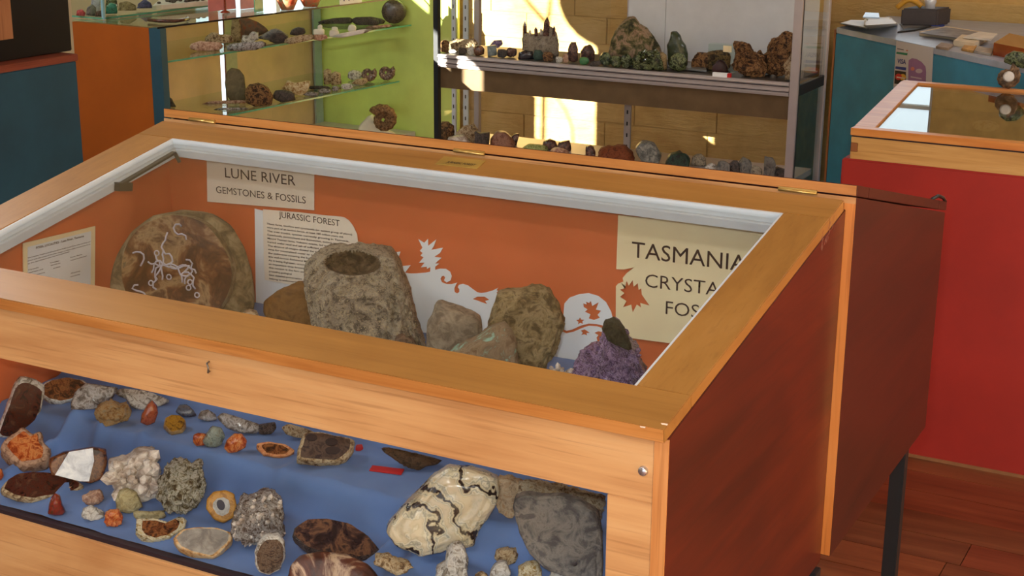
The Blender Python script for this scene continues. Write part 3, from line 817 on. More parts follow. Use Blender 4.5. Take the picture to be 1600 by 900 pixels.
def spike(par, px0, px1, w, mat, yv, name='crystal'):
    a = on(*px0, 1, yv); b = on(*px1, 1, yv); d = (b - a); L = d.length; d.normalize()
    a_ = d.cross(Vector((.3, .9, .1))).normalized(); b_ = d.cross(a_); vs = []
    for t_, s_ in ((0, 1), (.72, .9)):
        for k_ in range(6):
            g = math.pi * k_ / 3 + .3; vs.append(a + d * L * t_ + (a_ * math.cos(g) + b_ * math.sin(g)) * w * s_)
    vs.append(b)
    m = MB(); m.add(vs, [(k_, (k_ + 1) % 6, 6 + (k_ + 1) % 6, 6 + k_) for k_ in range(6)] + [(6 + k_, 6 + (k_ + 1) % 6, 12) for k_ in range(6)])
    return m.build(name, mat, par)

R_AGATE = rock('brown agate', [(44, 26, 18), (96, 52, 28), (132, 84, 48), (70, 42, 26)], 30, .35, .15, coat=.3)
R_DKRED = rock('dark jasper', [(34, 16, 14), (74, 30, 20), (52, 30, 26), (88, 56, 40)], 22, .3, .1, coat=.4)
R_TAN = rock('tan rough stone', [(104, 78, 50), (178, 150, 112), (206, 188, 154), (140, 110, 76)], 34, .8, .8)
R_WHITE = rock('white quartz', [(132, 122, 108), (200, 194, 184), (228, 224, 216), (176, 164, 150)], 34, .5, .8, coat=.2)
R_QUARTZ = rock('milky crystal', [(168, 152, 138), (206, 194, 182), (226, 218, 208)], 22, .3, .5, coat=.4, trans=.15)
R_GREY = rock('grey speckled stone', [(92, 84, 74), (142, 132, 116), (172, 162, 142), (112, 100, 86)], 22, .9, .9, speck=(190, 176, 140))
R_SLATE = rock('grey slate', [(84, 82, 80), (116, 112, 106), (138, 132, 122), (96, 92, 88)], 14, .85, .7)
R_ORANGE = rock('orange carnelian', [(130, 50, 20), (174, 84, 38), (204, 132, 76), (142, 60, 28)], 26, .2, .1, coat=.6)
R_GREENBR = rock('olive brown stone', [(92, 76, 48), (138, 118, 80), (164, 144, 106), (108, 90, 60)], 16, .85, .8)
R_MOSS = rock('green mottled rock', [(46, 46, 28), (96, 92, 56), (160, 134, 110), (74, 76, 44)], 7, .8, .7)
R_RUST = rock('rusty rock', [(50, 34, 22), (98, 66, 40), (158, 118, 74), (66, 46, 30)], 26, .85, .9)
R_DARK = rock('dark mineral', [(30, 26, 24), (58, 48, 42), (84, 70, 62), (40, 36, 34)], 30, .5, .7, speck=(120, 110, 104))
R_PURPLE = rock('amethyst druse', [(84, 62, 96), (132, 104, 150), (178, 152, 190), (104, 84, 108)], 40, .35, 1.0, coat=.3, speck=(200, 180, 210))
R_GREENC = rock('green crystal', [(24, 32, 16), (52, 62, 30), (118, 130, 90), (36, 44, 22)], 22, .3, .6, coat=.4)
R_SMOKY = rock('smoky brown crystal', [(48, 28, 24), (90, 56, 46), (124, 86, 72)], 30, .25, .4, coat=.5)
R_PINKW = rock('pinkish stone', [(150, 104, 84), (196, 156, 132), (214, 184, 162)], 36, .5, .7)
R_TURQ = rock('grey rock with green stain', [(118, 94, 70), (146, 126, 100), (128, 108, 84), (148, 186, 166)], 12, .85, .8)
R_OPAL = rock('pale polished agate', [(176, 182, 196), (206, 212, 222), (226, 230, 236)], 18, .12, .05, coat=.8)
R_BANDED = rock('cream and black banded stone', [(40, 32, 30), (178, 164, 134), (206, 196, 166), (150, 146, 130), (214, 204, 178), (190, 176, 146), (206, 190, 160)], 8.5, .4, .3, kind='vein', coat=.2)
R_SHELLF = rock('agate slice with pale veins', [(96, 60, 32), (130, 86, 48), (176, 150, 112), (206, 206, 214), (120, 84, 50), (98, 66, 38)], 5.5, .35, .15, kind='vein', coat=.3)
R_GREYVEIN = rock('grey banded agate', [(80, 70, 62), (130, 122, 116), (168, 164, 162), (110, 100, 92)], 30, .35, .3, coat=.2)

ST, SP = 'stone', 'specimen'
# --- upper step, large specimens (their feet are hidden behind the lid rail)
ZT = .731
lump('agate_slice', ST, 'large round brown agate slice with pale bluish veins, at the left of the upper step', '170,470 174,430 184,395 205,362 238,338 285,328 330,334 360,352 382,385 395,425 398,470 390,505 300,520 210,500', rock('slice rind', [(90, 78, 56), (126, 110, 80), (152, 136, 106)], 16, .85, .6), sup=ZT, y=.42, thick=.42, rough=.05, square=.42, lean=.15)
# the cut face of that slice
def veins(face_c, R, N, U, V, parent, seed):
    """raised pale veins wandering over the cut face"""
    rr = random.Random(seed); m = MB()
    for s_ in range(13):
        a = rr.uniform(0, 6.28); q = rr.uniform(.15, .85) * R; p = face_c + U * math.cos(a) * q + V * math.sin(a) * q
        dr = rr.uniform(0, 6.28); pts = []
        for _ in range(rr.randint(6, 13)):
            pts.append(p + N * .0006); dr += rr.uniform(-1.1, 1.1)
            p = p + (U * math.cos(dr) + V * math.sin(dr)) * R * .075
            if (p - face_c).length > R * .88: dr += 2.4; p = face_c + (p - face_c) * .9
        m.tube(pts, R * .017, 5)
    for _ in range(9):
        a = rr.uniform(0, 6.28); q = rr.uniform(.1, .75) * R; c = face_c + U * math.cos(a) * q + V * math.sin(a) * q + N * .0006
        m.tube([c + (U * math.cos(g * .7) + V * math.sin(g * .7)) * R * .045 for g in range(10)], R * .013, 5)
    return m.build('pale_veins', plain('chalky blue vein', (176, 174, 186), .6), parent)
sl = SPEC[-1]
Bc = on(274, 425, 1, .365); hN = (CAM - Bc).normalized(); nF = (hN + Vector((-.35, -.1, -.1))).normalized()
Uf = Vector((0, 0, 1)).cross(nF).normalized(); Vf = nF.cross(Uf)
m = MB(); ring = []
for k_ in range(64):
    a = 2 * math.pi * k_ / 64; r_ = .0905 * (1 + .04 * noise.noise(Vector((math.cos(a) * 1.6, math.sin(a) * 1.6, 4))))
    ring.append(Bc + Uf * math.cos(a) * r_ * 1.0 + Vf * math.sin(a) * r_ * 1.0)
ring = [Vector((p.x, p.y, max(p.z, ZT + .001))) for p in ring]
m.prism(ring, -nF * .022, 0, 1)
m.build('cut_face', [rock('brown agate face', [(66, 40, 22), (104, 66, 38), (150, 124, 88), (84, 54, 32)], 7, .4, .2, coat=.3), MATS['slice rind']], sl)
veins(Bc, .088, nF, Uf, Vf, sl, 11)
lump('pebble', ST, 'small cream and rust pebble beside the big agate slice', '375,462 385,456 400,458 405,470 408,490 400,500 380,498', rock('cream rust pebble', [(120, 70, 40), (206, 184, 150), (222, 206, 178)], 40, .6, .4), sup=ZT, y=.45, sub=3, thick=.8)
lump('pebble', ST, 'small white pebble in front of the big agate slice', '355,482 362,478 376,480 384,488 380,500 360,498', R_WHITE, sup=ZT, y=.42, sub=3)
lump('brown_rock', ST, 'olive brown flat rock leaning behind the hollow rock', '412,488 413,472 425,461 445,448 470,440 480,442 486,460 500,500 510,520 480,530 430,515', rock('olive rock', [(96, 62, 24), (130, 92, 44), (112, 76, 34)], 12, .7, .5), sup=ZT, y=.5, thick=.35, rough=.1)
vo, vf = lump('hollow_rock', ST, 'large grey barrel-shaped fossil rock with a hollow in its top', '474,436 480,418 496,400 520,391 560,388 595,390 615,395 628,418 640,452 650,490 660,520 668,548 655,590 560,600 510,585 500,540 490,510 482,470', R_GREY, sup=ZT, y=.47, thick=.85, rough=.10, sub=6, square=.6, freq=2.8)
# hollow in its top: press the surface in and give the bowl its own stone colour
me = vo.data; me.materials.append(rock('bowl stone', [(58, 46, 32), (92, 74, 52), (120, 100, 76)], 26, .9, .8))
og = Vector(vo.location)
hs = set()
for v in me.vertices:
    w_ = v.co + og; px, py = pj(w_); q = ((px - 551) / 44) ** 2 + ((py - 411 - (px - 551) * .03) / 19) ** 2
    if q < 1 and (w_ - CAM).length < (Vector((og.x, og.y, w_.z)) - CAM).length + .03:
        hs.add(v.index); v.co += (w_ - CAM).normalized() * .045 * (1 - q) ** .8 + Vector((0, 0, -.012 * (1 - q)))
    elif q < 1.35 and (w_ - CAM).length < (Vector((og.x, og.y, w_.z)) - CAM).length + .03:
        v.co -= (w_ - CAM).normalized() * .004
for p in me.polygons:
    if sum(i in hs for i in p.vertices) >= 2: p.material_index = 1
lump('rough_rock', ST, 'rusty crumbly rock at the right foot of the hollow rock', '622,520 615,495 628,488 645,498 655,515 664,545 655,575 620,570', rock('crumbly', [(84, 60, 44), (140, 112, 92), (112, 96, 76)], 50, .9, 1), sup=ZT, y=.37, thick=.7, rough=.3, sub=4)
lump('grey_rock', ST, 'small pale grey block with square top, right of the hollow rock', '667,545 668,505 675,490 682,472 705,478 735,488 751,496 753,515 748,560 740,585 690,580', rock('pale grey block', [(122, 110, 94), (152, 138, 118), (172, 158, 136)], 24, .9, .8), sup=ZT, y=.47, thick=.6, rough=.10, square=.45)
lump('mossy_rock', ST, 'grey-brown rock with pale green copper stains, low in front of the tall brown slab', '690,560 700,545 715,535 745,522 765,505 790,498 806,520 808,560 812,600 770,610 700,590', R_TURQ, sup=ZT, y=.40, thick=.55, rough=.18, sub=4)
lump('brown_slab', ST, 'tall mottled olive brown rock slab standing upright on the upper step', '778,442 800,440 830,437 852,438 866,450 878,468 880,490 870,525 856,556 850,580 800,575 775,560 752,525 762,500 770,470', R_GREENBR, sup=ZT, y=.49, thick=.4, rough=.16, square=.45, sub=5)
am, af = lump('amethyst', 'crystal', 'purple amethyst cluster with dark green top at the right of the upper step', '893,580 895,572 905,552 925,540 938,535 942,510 960,498 975,508 985,530 998,545 1003,565 1012,580 1005,620 960,640 900,620', R_PURPLE, sup=ZT, y=.42, thick=.7, rough=.22, sub=5, facet=5)
crystals(am, af, R_PURPLE, 220, .012, 3, up=.2, spread=.92)
_go, _ = lump('green_crust', 'crystal', 'dark green mineral crust on top of the purple amethyst cluster', '941,515 945,500 960,497 972,508 982,528 988,548 970,540 950,530', rock('dark green crust', [(44, 46, 34), (74, 74, 52), (58, 60, 48)], 50, .7, 1), sup=ZT, y=.40, thick=.7, rough=.25, sub=4, clampz=False)
_go.parent = am; _go.location = _go.location - am.location
del _go['category']; del _go['label']; _go['label'] = 'dark green crust on the purple crystal'
gc, gf = lump('clear_quartz', 'crystal', 'low cluster of clear glittering quartz points beside the amethyst', '850,578 860,572 885,573 893,580 890,600 850,596', R_QUARTZ, sup=ZT, y=.40, thick=.7, sub=3)
crystals(gc, gf, R_QUARTZ, 26, .010, 5)

# --- lower cloth, seen through the front glass
def pl_hit(px, py, Bq, nn, off):
    d = ray(px, py); t_ = (Bq + nn * off - CAM).dot(nn) / d.dot(nn); return CAM + d * t_
def C_(name, cat, label, pts, mat, **k): return lump(name, cat, label, pts, mat, sup='cloth', **k)
C_('jasper_slab', ST, 'tall dark red jasper slab with white rind against the left wall', '-6,680 0,660 8,640 15,620 22,600 30,590 42,589 58,594 70,602 68,620 64,640 56,655 40,668 20,684', R_WHITE, thick=.35, face=.9, fmat=R_DKRED, inset=.88, lean=.0, rough=.08)
C_('agate_half', ST, 'brown polished half nodule with white lower rim, top left on the cloth', '60,618 66,604 80,596 105,592 130,596 140,604 128,618 112,628 95,632 75,628', R_WHITE, thick=.5, face=.7, fmat=R_AGATE, inset=.9, lean=.75, rough=.1)
C_('banded_rock', ST, 'dark striped rock with grey face beside the brown half nodule', '110,632 118,612 135,598 160,602 186,606 176,622 158,638 132,641 112,640', R_GREYVEIN, thick=.5, lean=.4)
C_('white_slab', ST, 'flat white stone with a rust spot under the top rail', '178,616 188,607 230,612 268,626 250,634 222,641 205,636 196,622', R_WHITE, thick=.3, lean=.7)
C_('tan_rock', ST, 'tan crystalline rock in front of the white flat stone', '149,650 150,638 160,630 175,626 188,634 198,630 204,645 196,655 178,662 160,662', rock('golden tan', [(150, 104, 52), (190, 154, 104), (170, 150, 120)], 50, .6, 1), thick=.6, rough=.3)
C_('carnelian', 'gemstone', 'glossy upright reddish brown pebble near the tan rock', '219,660 221,648 230,632 238,626 246,634 247,645 242,660 230,664', R_ORANGE if False else rock('red brown gem', [(110, 44, 22), (156, 80, 52), (134, 60, 34)], 30, .12, .03, coat=1), rough=.04, thick=.7, square=.8)
C_('tigers_eye', 'gemstone', 'round golden brown polished stone with a pale rim', '255,668 258,655 268,650 282,651 290,658 291,668 285,677 268,680', rock('pale rim', [(120, 84, 44), (176, 146, 96)], 30, .3, .1), thick=.6, square=.6, face=.8, fmat=rock('golden eye', [(70, 44, 20), (150, 108, 30), (100, 64, 24)], 30, .15, .02, coat=.8), inset=.86, rough=.03, lean=.85)
C_('blue_agate', 'gemstone', 'small dark blue polished agate under the top rail', '274,644 280,632 292,632 302,640 308,650 298,652 282,650', rock('blue agate', [(40, 46, 60), (90, 98, 112), (60, 60, 66)], 40, .2, .1, coat=.6), sub=3, lean=.5)
C_('grey_agate', 'gemstone', 'small grey polished agate with cream edge under the top rail', '308,654 314,642 326,640 338,648 340,656 325,659', R_GREYVEIN, sub=3, lean=.5)
C_('grey_block', ST, 'long grey rock with pale cut face under the top rail', '338,652 348,644 380,654 404,662 412,668 400,678 378,677 355,670', R_GREYVEIN, thick=.5, lean=.4)
C_('dark_chip', ST, 'small dark speckled chip at the end of the long grey rock', '404,664 430,660 432,668 424,678 404,677', R_DARK, sub=3)
C_('carnelian', 'gemstone', 'small square orange pebble touching a grey green one', '301,690 302,680 310,677 322,678 326,686 320,695 306,696', R_ORANGE, sub=3, square=.6, rough=.05)
C_('grey_agate', 'gemstone', 'grey green agate chunk between two orange pebbles', '316,690 324,676 332,666 346,668 352,680 346,694 332,698 320,696', rock('grey green', [(92, 104, 96), (136, 146, 136), (110, 112, 96)], 36, .3, .3, coat=.4), facet=4, sub=3, rough=.2)
C_('carnelian', 'gemstone', 'glossy orange pointed pebble, right of the grey green agate', '350,700 354,688 366,678 378,678 386,688 384,698 370,706 356,707', R_ORANGE, rough=.04, square=.75)
C_('tan_rock', ST, 'tan rock half hidden by the top rail above the dark crusted block', '440,668 450,662 480,670 500,680 488,686 464,684 446,678', R_TAN, lean=.3)
C_('jasper_half', ST, 'boat-shaped orange brown stone with dark hollow', '400,700 402,694 420,692 445,696 462,706 452,714 434,716 412,712', rock('orange rind', [(160, 92, 50), (204, 146, 98), (180, 110, 66)], 40, .5, .4), thick=.5, face=.5, fmat=R_AGATE, inset=.72, lean=.9)
C_('nodule_block', ST, 'dark block with three round black spots and a cream crust below', '463,722 464,708 470,690 476,678 500,678 530,684 556,690 552,706 540,720 528,728 500,726 480,724', R_TAN, thick=.5, face=.8, fmat=rock('spotted dark', [(54, 38, 34), (92, 74, 62), (40, 28, 30)], 26, .4, .3), inset=.84, lean=.75)
nb_ = SPEC[-1]; Bq = cloth_hit(528, 728); hh = Vector((CAM.x - Bq.x, CAM.y - Bq.y, 0)).normalized(); nn = (hh * math.cos(.75) + Vector((0, 0, 1)) * math.sin(.75))
for (cx_, cy_, rx_, ry_) in ((487, 684, 9, 5.5), (518, 691, 10, 6), (520, 704, 12, 6)):
    m = MB(); m.prism([pl_hit(cx_ + rx_ * math.cos(g * .5236), cy_ + ry_ * math.sin(g * .5236), Bq, nn, .0275) for g in range(12)], nn * .002); m.build('dark_spot', plain('dark chert', (34, 24, 26), .5), nb_)
C_('red_tag', 'tag', 'tiny red plastic tag near the dark spotted block', '555,704 556,695 566,694 568,702 562,705', plain('red plastic', (196, 40, 40), .4), sub=2, thick=.3, rough=.02)
# flat red label
p = [cloth_hit(*q) for q in ((577, 737), (582, 729), (632, 735), (627, 743.5))]
m = MB(); m.prism([v + Vector((0, 0, .001)) for v in p], (0, 0, .0012)); o = m.build('red_label', plain('red plastic', (196, 40, 40), .4)); tag(o, 'flat red label strip lying on the blue cloth', 'label')
C_('brown_cluster', ST, 'rough brown mineral cluster under the top rail, above the banded rock', '594,702 600,698 640,706 690,718 684,726 668,728 652,735 632,728 612,714', rock('brown cluster', [(72, 54, 36), (120, 92, 62), (96, 70, 46)], 60, .6, 1), rough=.3, lean=.4)
C_('carnelian_block', ST, 'rough stone with two glossy orange polished faces at the left edge', '0,705 6,694 20,684 36,672 52,684 66,678 70,698 80,710 76,730 56,736 32,738 14,722', rock('pinkish rough', [(120, 84, 60), (176, 138, 112), (196, 160, 132)], 40, .7, .6), thick=.6, face=.75, fmat=R_ORANGE, inset=.72, lean=.9, rough=.15)
C_('orange_pebble', ST, 'small dark orange pebble cut off at the left edge', '-14,745 -6,732 3,733 6,742 2,750 -8,751', R_ORANGE, sub=3)
C_('polished_agate', ST, 'brown stone with a large mirror-bright polished pale face', '75,728 78,716 100,706 120,702 146,698 166,702 168,722 160,748 142,755 118,750 98,744 80,742', R_AGATE, thick=.5, face=.7, fmat=None, lean=.25, rough=.06)
pa = SPEC[-1]
q_ = [(108, 706), (145, 700), (147, 720), (139, 752), (125, 752), (86, 742)]
Bq = cloth_hit(130, 755); hh = Vector((CAM.x - Bq.x, CAM.y - Bq.y, 0)).normalized(); nn = (hh * math.cos(.25) + Vector((0, 0, 1)) * math.sin(.25))
m = MB(); m.prism([pl_hit(a, b, Bq, nn, .0185) for a, b in q_], nn * .001); m.build('polished_face', R_OPAL, pa)
C_('red_brown_slab', ST, 'long dark red-brown polished slab with a tan rim, at the lower left', '0,770 8,755 25,744 50,741 80,742 100,748 118,753 134,762 128,770 100,778 70,782 50,786 20,780', R_TAN, thick=.35, face=.8, fmat=R_DKRED, inset=.9, lean=.95, rough=.07)
C_('drop_pebble', 'gemstone', 'glossy bell-shaped red and brown pebble before the red-brown slab', '74,802 76,790 80,778 86,771 94,774 98,788 103,798 98,804 86,805', rock('bell pebble', [(60, 30, 14), (130, 34, 20), (80, 46, 24)], 30, .1, .02, coat=1), rough=.03, thick=.8, square=.8)
C_('pink_crystal', 'crystal', 'small knobbly pinkish orange crystal with white base', '128,782 130,774 145,768 156,765 162,775 158,784 146,788 134,787', R_PINKW, rough=.35, sub=3, facet=4)
C_('white_chip', ST, 'small pale green white chip left of the orange cube-like pebble', '126,806 130,796 142,790 152,796 164,800 162,810 146,812 132,811', R_WHITE, rough=.2, sub=3)
oc, of_ = C_('orange_crystal', 'crystal', 'small glittering orange crystal ball near the front edge', '163,816 164,802 172,797 186,796 192,806 190,818 178,822 168,821', R_ORANGE, rough=.15, sub=3, facet=4)
crystals(oc, of_, R_ORANGE, 30, .004, 8)
qc, qf = C_('quartz_cluster', 'crystal', 'jagged milky white quartz cluster standing on the cloth', '183,772 170,745 168,720 186,718 198,716 212,706 222,702 240,700 242,718 250,740 252,758 240,772 222,778 205,772', R_QUARTZ, thick=.6, rough=.2, facet=5, square=.5)
crystals(qc, qf, R_QUARTZ, 30, .024, 12, up=.6, spread=.75)
C_('yellow_rock', ST, 'pale yellow rough rock under the milky quartz cluster', '182,795 181,780 186,768 200,764 214,770 222,790 212,798 196,800', rock('pale yellow', [(150, 136, 96), (190, 178, 136), (170, 156, 112)], 40, .7, .7), rough=.2)
gr, gf2 = C_('geode', ST, 'white and green lumpy geode with dark hollows, right of the milky quartz', '247,775 248,758 256,745 260,728 275,722 292,721 300,728 312,722 316,738 322,752 314,775 304,790 285,798 262,794', rock('lumpy white green', [(84, 70, 46), (150, 142, 116), (204, 198, 184), (120, 116, 84)], 36, .5, 1, coat=.2), thick=.55, rough=.3, sub=5, freq=3)
m = MB(); rr = random.Random(4); B_, U_, V_, n_, cx_, cy_, R_, D_ = gf2
C_('eye_agate', 'gemstone', 'oval mustard yellow agate ring with white centre and black eye', '322,795 323,780 334,768 352,765 366,772 370,790 366,808 350,818 334,812', rock('mustard', [(150, 100, 32), (190, 138, 60), (172, 120, 44)], 40, .4, .2), thick=.35, face=.8, fmat=rock('milky ring', [(150, 146, 138), (190, 186, 178)], 30, .6, .05), inset=.56, lean=.4, rough=.06)
ea = SPEC[-1]; Bq = cloth_hit(350, 818); hh = Vector((CAM.x - Bq.x, CAM.y - Bq.y, 0)).normalized(); nn = (hh * math.cos(.4) + Vector((0, 0, 1)) * math.sin(.4))
m = MB(); m.prism([pl_hit(345 + 6.5 * math.cos(g * .5236) + 1.5 * math.sin(g * .5236), 789 + 8.5 * math.sin(g * .5236), Bq, nn, .0055) for g in range(12)], nn * .0016); m.build('dark_eye', plain('black agate', (34, 34, 48), .6), ea, bevel=.0005)
dc, df = C_('druse', 'crystal', 'grey brown sparkling crystal cluster in the middle of the cloth', '362,835 364,812 370,795 380,778 400,776 410,770 425,768 438,778 442,800 443,830 432,845 400,845 380,842', rock('sparkling grey', [(96, 80, 68), (150, 138, 128), (190, 184, 178), (116, 100, 88)], 46, .3, 1, coat=.4), thick=.6, rough=.25, sub=5)
crystals(dc, df, R_QUARTZ, 110, .009, 21, spread=.9)
C_('shell_agate', ST, 'dark swirled agate half with white lower rim below the sparkling cluster', '398,880 398,862 404,846 415,836 435,834 445,845 446,868 438,888 420,897 404,892', R_WHITE, thick=.4, face=.8, fmat=rock('dark swirl', [(40, 30, 26), (84, 62, 46), (110, 96, 80), (54, 40, 34)], 34, .3, .2, kind='noise', dist=3), inset=.86, lean=.02, rough=.08)
C_('yellow_chip', ST, 'flat pale yellow chip above the scalloped brown stone', '208,806 209,798 235,800 256,798 259,808 240,812 214,812', rock('pale yellow', [], 1), sub=3, thick=.4)
C_('scalloped_stone', ST, 'brown topped stone with scalloped white and yellow rim near the front', '211,832 213,812 240,812 262,818 282,808 291,815 286,830 266,842 240,848 220,842', rock('white yellow rim', [(150, 120, 60), (214, 206, 180), (190, 170, 120)], 50, .5, .7), thick=.4, face=.5, fmat=R_AGATE, inset=.74, lean=.95, rough=.2)
C_('grey_slab', ST, 'flat grey-topped stone with tan side at the front edge of the cloth', '270,845 285,830 310,827 340,828 364,836 362,850 345,866 332,875 300,868 278,858', rock('tan side', [(160, 116, 70), (206, 164, 112), (190, 176, 150)], 40, .5, .4), thick=.5, face=.55, fmat=rock('grey top', [(120, 114, 108), (158, 152, 142)], 20, .5, .2), inset=.88, lean=.95, rough=.08)
C_('mottled_slab', ST, 'large dark mottled jasper slab leaning behind the striped one', '456,842 460,828 478,816 510,815 545,822 575,840 594,862 586,874 560,878 520,874 480,862', R_DARK, thick=.4, face=.8, fmat=rock('mottled jasper', [(28, 22, 28), (56, 40, 40), (110, 78, 58), (40, 32, 36)], 14, .3, .2, coat=.3), inset=.93, lean=.9, rough=.06)
C_('striped_slab', ST, 'dark brown stone with a cream stripe, cut off by the bottom of the photo', '448,912 452,885 470,868 500,862 540,866 575,882 592,900 590,915 520,925', rock('brown cream stripe', [(56, 28, 20), (84, 44, 30), (176, 150, 124), (70, 38, 28)], 5, .4, .3, kind='noise', dist=1), thick=.4, lean=.6, rough=.08)
C_('tan_coral', ST, 'small bumpy tan rock right of the mottled slab', '586,880 588,868 605,866 620,874 636,878 644,882 636,890 620,897 606,890', R_TAN, rough=.35, sub=4)
C_('banded_rock', ST, 'large cream rock with black veins and pink top, standing slanted', '604,832 605,820 625,795 650,770 675,745 700,727 730,728 760,736 780,745 782,765 775,785 765,800 745,830 742,850 700,856 655,868 640,860 620,850', R_BANDED, thick=.42, rough=.08, square=.5, sub=5, lean=.2)
C_('pale_rock', ST, 'pale tan lumpy rock between the banded rock and the grey slate', '775,780 776,755 780,745 800,745 816,752 815,775 805,800 795,806 780,798', rock('pale tan lumps', [(150, 124, 94), (196, 174, 142), (176, 140, 100)], 34, .7, .8), rough=.3, thick=.5)
C_('pale_rubble', ST, 'row of pale broken crystals behind the grey slate, under the top rail', '812,772 815,752 860,756 900,764 942,774 942,800 930,830 900,810 850,790', rock('pale rubble', [(130, 104, 70), (200, 188, 162), (166, 140, 100)], 44, .6, 1), rough=.35, thick=.3, lean=.2, sub=5)
C_('slate_rock', ST, 'large dull grey slate slab at the right end of the lower cloth', '802,790 806,776 820,768 845,772 880,772 910,780 935,800 942,840 942,920 900,905 850,885 828,860 812,830', R_SLATE, thick=.3, rough=.07, square=.4, sub=5, lean=.15)
C_('white_coral', ST, 'knobbly white coral-like rock below the banded rock', '680,905 682,888 696,880 698,862 706,850 720,848 728,860 731,885 729,912 700,916', R_WHITE, rough=.3, thick=.6)
C_('tan_pebble', ST, 'small oval tan rock left of the slate slab', '772,872 775,860 790,856 804,858 811,868 806,878 790,880', R_TAN, rough=.2, sub=3)
C_('white_rock', ST, 'small white rock, leftmost of the three at the bottom edge by the slate', '764,915 767,890 776,878 790,878 798,890 796,915', R_WHITE, rough=.3, sub=3)
C_('white_rock', ST, 'white and yellow rock, middle one of the three at the bottom edge by the slate', '808,912 810,888 824,878 842,880 847,896 844,915', rock('white yellow rim', [], 1), rough=.25, sub=3)
C_('white_rock', ST, 'small white rock against the slate slab at the bottom edge', '852,915 862,892 868,882 882,878 886,890 880,915', R_WHITE, rough=.25, sub=3)
C_('cream_pebble', ST, 'tiny cream pebble at the bottom edge between white coral and white rock', '740,910 742,898 752,893 762,898 764,910', R_TAN, sub=3)

# ------------------------------------------------------------------ metal framed glass cabinet
MY0, MY1, MX0, MX1 = 3.0, 3.30, -2.106, -.820
MH = 1.85
mc = empty('glass_cabinet', 'aluminium framed glass cabinet full of crystals standing before the yellow wall', 'cabinet', ((MX0 + MX1) / 2, 3.15, 0))
def post(x0, x1, y0, y1, mat, name='post', z0=0, z1=MH):
    m = MB(); m.box(x0, x1, y0, y1, z0, z1); return m.build(name, mat, mc, bevel=.001)
post(MX0, MX0 + .018, MY0, MY0 + .02, plain('black anodised post', (40, 44, 48), .45, .3))
post(MX1 - .026, MX1, MY0, MY0 + .012, ALU)
post(MX1 - .022, MX1, MY0 + .012, MY0 + .022, BLACKM, 'post_liner')
post(MX0, MX0 + .02, MY1 - .02, MY1, ALU); post(MX1 - .02, MX1, MY1 - .02, MY1, ALU)
SZ = .818
m = MB(); m.box(MX0 + .019, MX1 - .027, MY0, MY0 + .014, .774, SZ - .002); m.build('front_rail', ALU, mc)
for z in (.813, .792, .782):
    m = MB(); m.box(MX0 + .019, MX1 - .027, MY0 - .004, MY0, z - .0035, z + .0015); m.build('rail_rib', ALU, mc, bevel=.0008)
m = MB(); m.box(MX0 + .019, MX1 - .027, MY0 + .015, MY1 - .01, SZ - .012, SZ - .003); m.build('shelf', ALUD, mc)
m = MB(); m.box(MX0 + .019, MX1 - .027, MY0 + .016, MY0 + .03, .700, .772); m.build('tray_front', plain('dark bronze band', (118, 98, 70), .35, .3), mc)
m = MB(); m.box(MX1 - .012, MX1 - .002, MY0 + .023, MY1 - .021, .774, .806); m.build('side_rail', BLACKM, mc)
m = MB(); m.box(MX0 + .002, MX0 + .012, MY0 + .021, MY1 - .021, .774, .806); m.build('side_rail', BLACKM, mc)
SZ2 = .50
m = MB(); m.box(MX0 + .019, MX1 - .027, MY0, MY1 - .01, SZ2 - .02, SZ2 - .001); m.build('shelf', ALU, mc)
m = MB(); m.box(MX0 + .002, MX1 - .002, MY0, MY1, .06, .1); m.build('base', ALU, mc)
m = MB(); m.box(MX0, MX1, MY0, MY1, MH, MH + .03); m.build('top_frame', ALU, mc)
m = MB(); m.box(MX1 - .006, MX1 - .002, MY0 + .02, MY1 - .02, .1, MH); m.build('side_glass', GLASS, mc)
m = MB(); m.box(MX0 + .002, MX0 + .006, MY0 + .02, MY1 - .02, .1, MH); m.build('side_glass', GLASS, mc)
m = MB(); m.box(MX0 + .02, -1.45, MY0 + .003, MY0 + .007, SZ + .001, MH); m.build('sliding_glass', GLASS, mc)
# slotted upright strips at the back
for (pxa, w_) in ((706, .016), (724, .02), (978, .024)):
    a = on(pxa, 100, 1, MY1 - .012)
    m = MB(); m.box(a.x, a.x + w_, MY1 - .014, MY1 - .006, .1, MH); st_ = m.build('slotted_strip', WHITE_P if pxa < 800 else ALU, mc)
    m = MB()
    for k_ in range(22): m.box(a.x + w_ * .4, a.x + w_ * .6, MY1 - .0152, MY1 - .0135, .38 + k_ * .04, .393 + k_ * .04)
    o = m.build('slots', BLACKM, st_); o['kind'] = 'stuff'
for z in (.8035, .7875):  # dark strips laid on as the shade between the ribs
    m = MB(); m.box(MX0 + .019, MX1 - .027, MY0 - .0045, MY0 - .001, z - .001, z + .001); m.build('rib_shade', DARK, mc)
m = MB(); m.box(MX0 + .019, MX1 - .027, MY0 - .006, MY0 - .002, .8085, .811); m.build('rail_bright_line', plain('pale rail line', (232, 226, 222), .3, .4), mc)  # pale strip painted in for the bright line along the top rib
# white display boards inside the upper compartment
xa = on(982, 40, 1, MY1 - .03).x; xm = on(1040, 40, 1, MY1 - .03).x
m = MB(); m.box(xa, xm - .001, MY1 - .033, MY1 - .028, SZ, 1.6); m.box(xm + .001, MX1 - .03, MY1 - .033, MY1 - .028, SZ, 1.6)
m.build('back_board', plain('pale grey board', (206, 210, 214), .7, var=.02), mc)

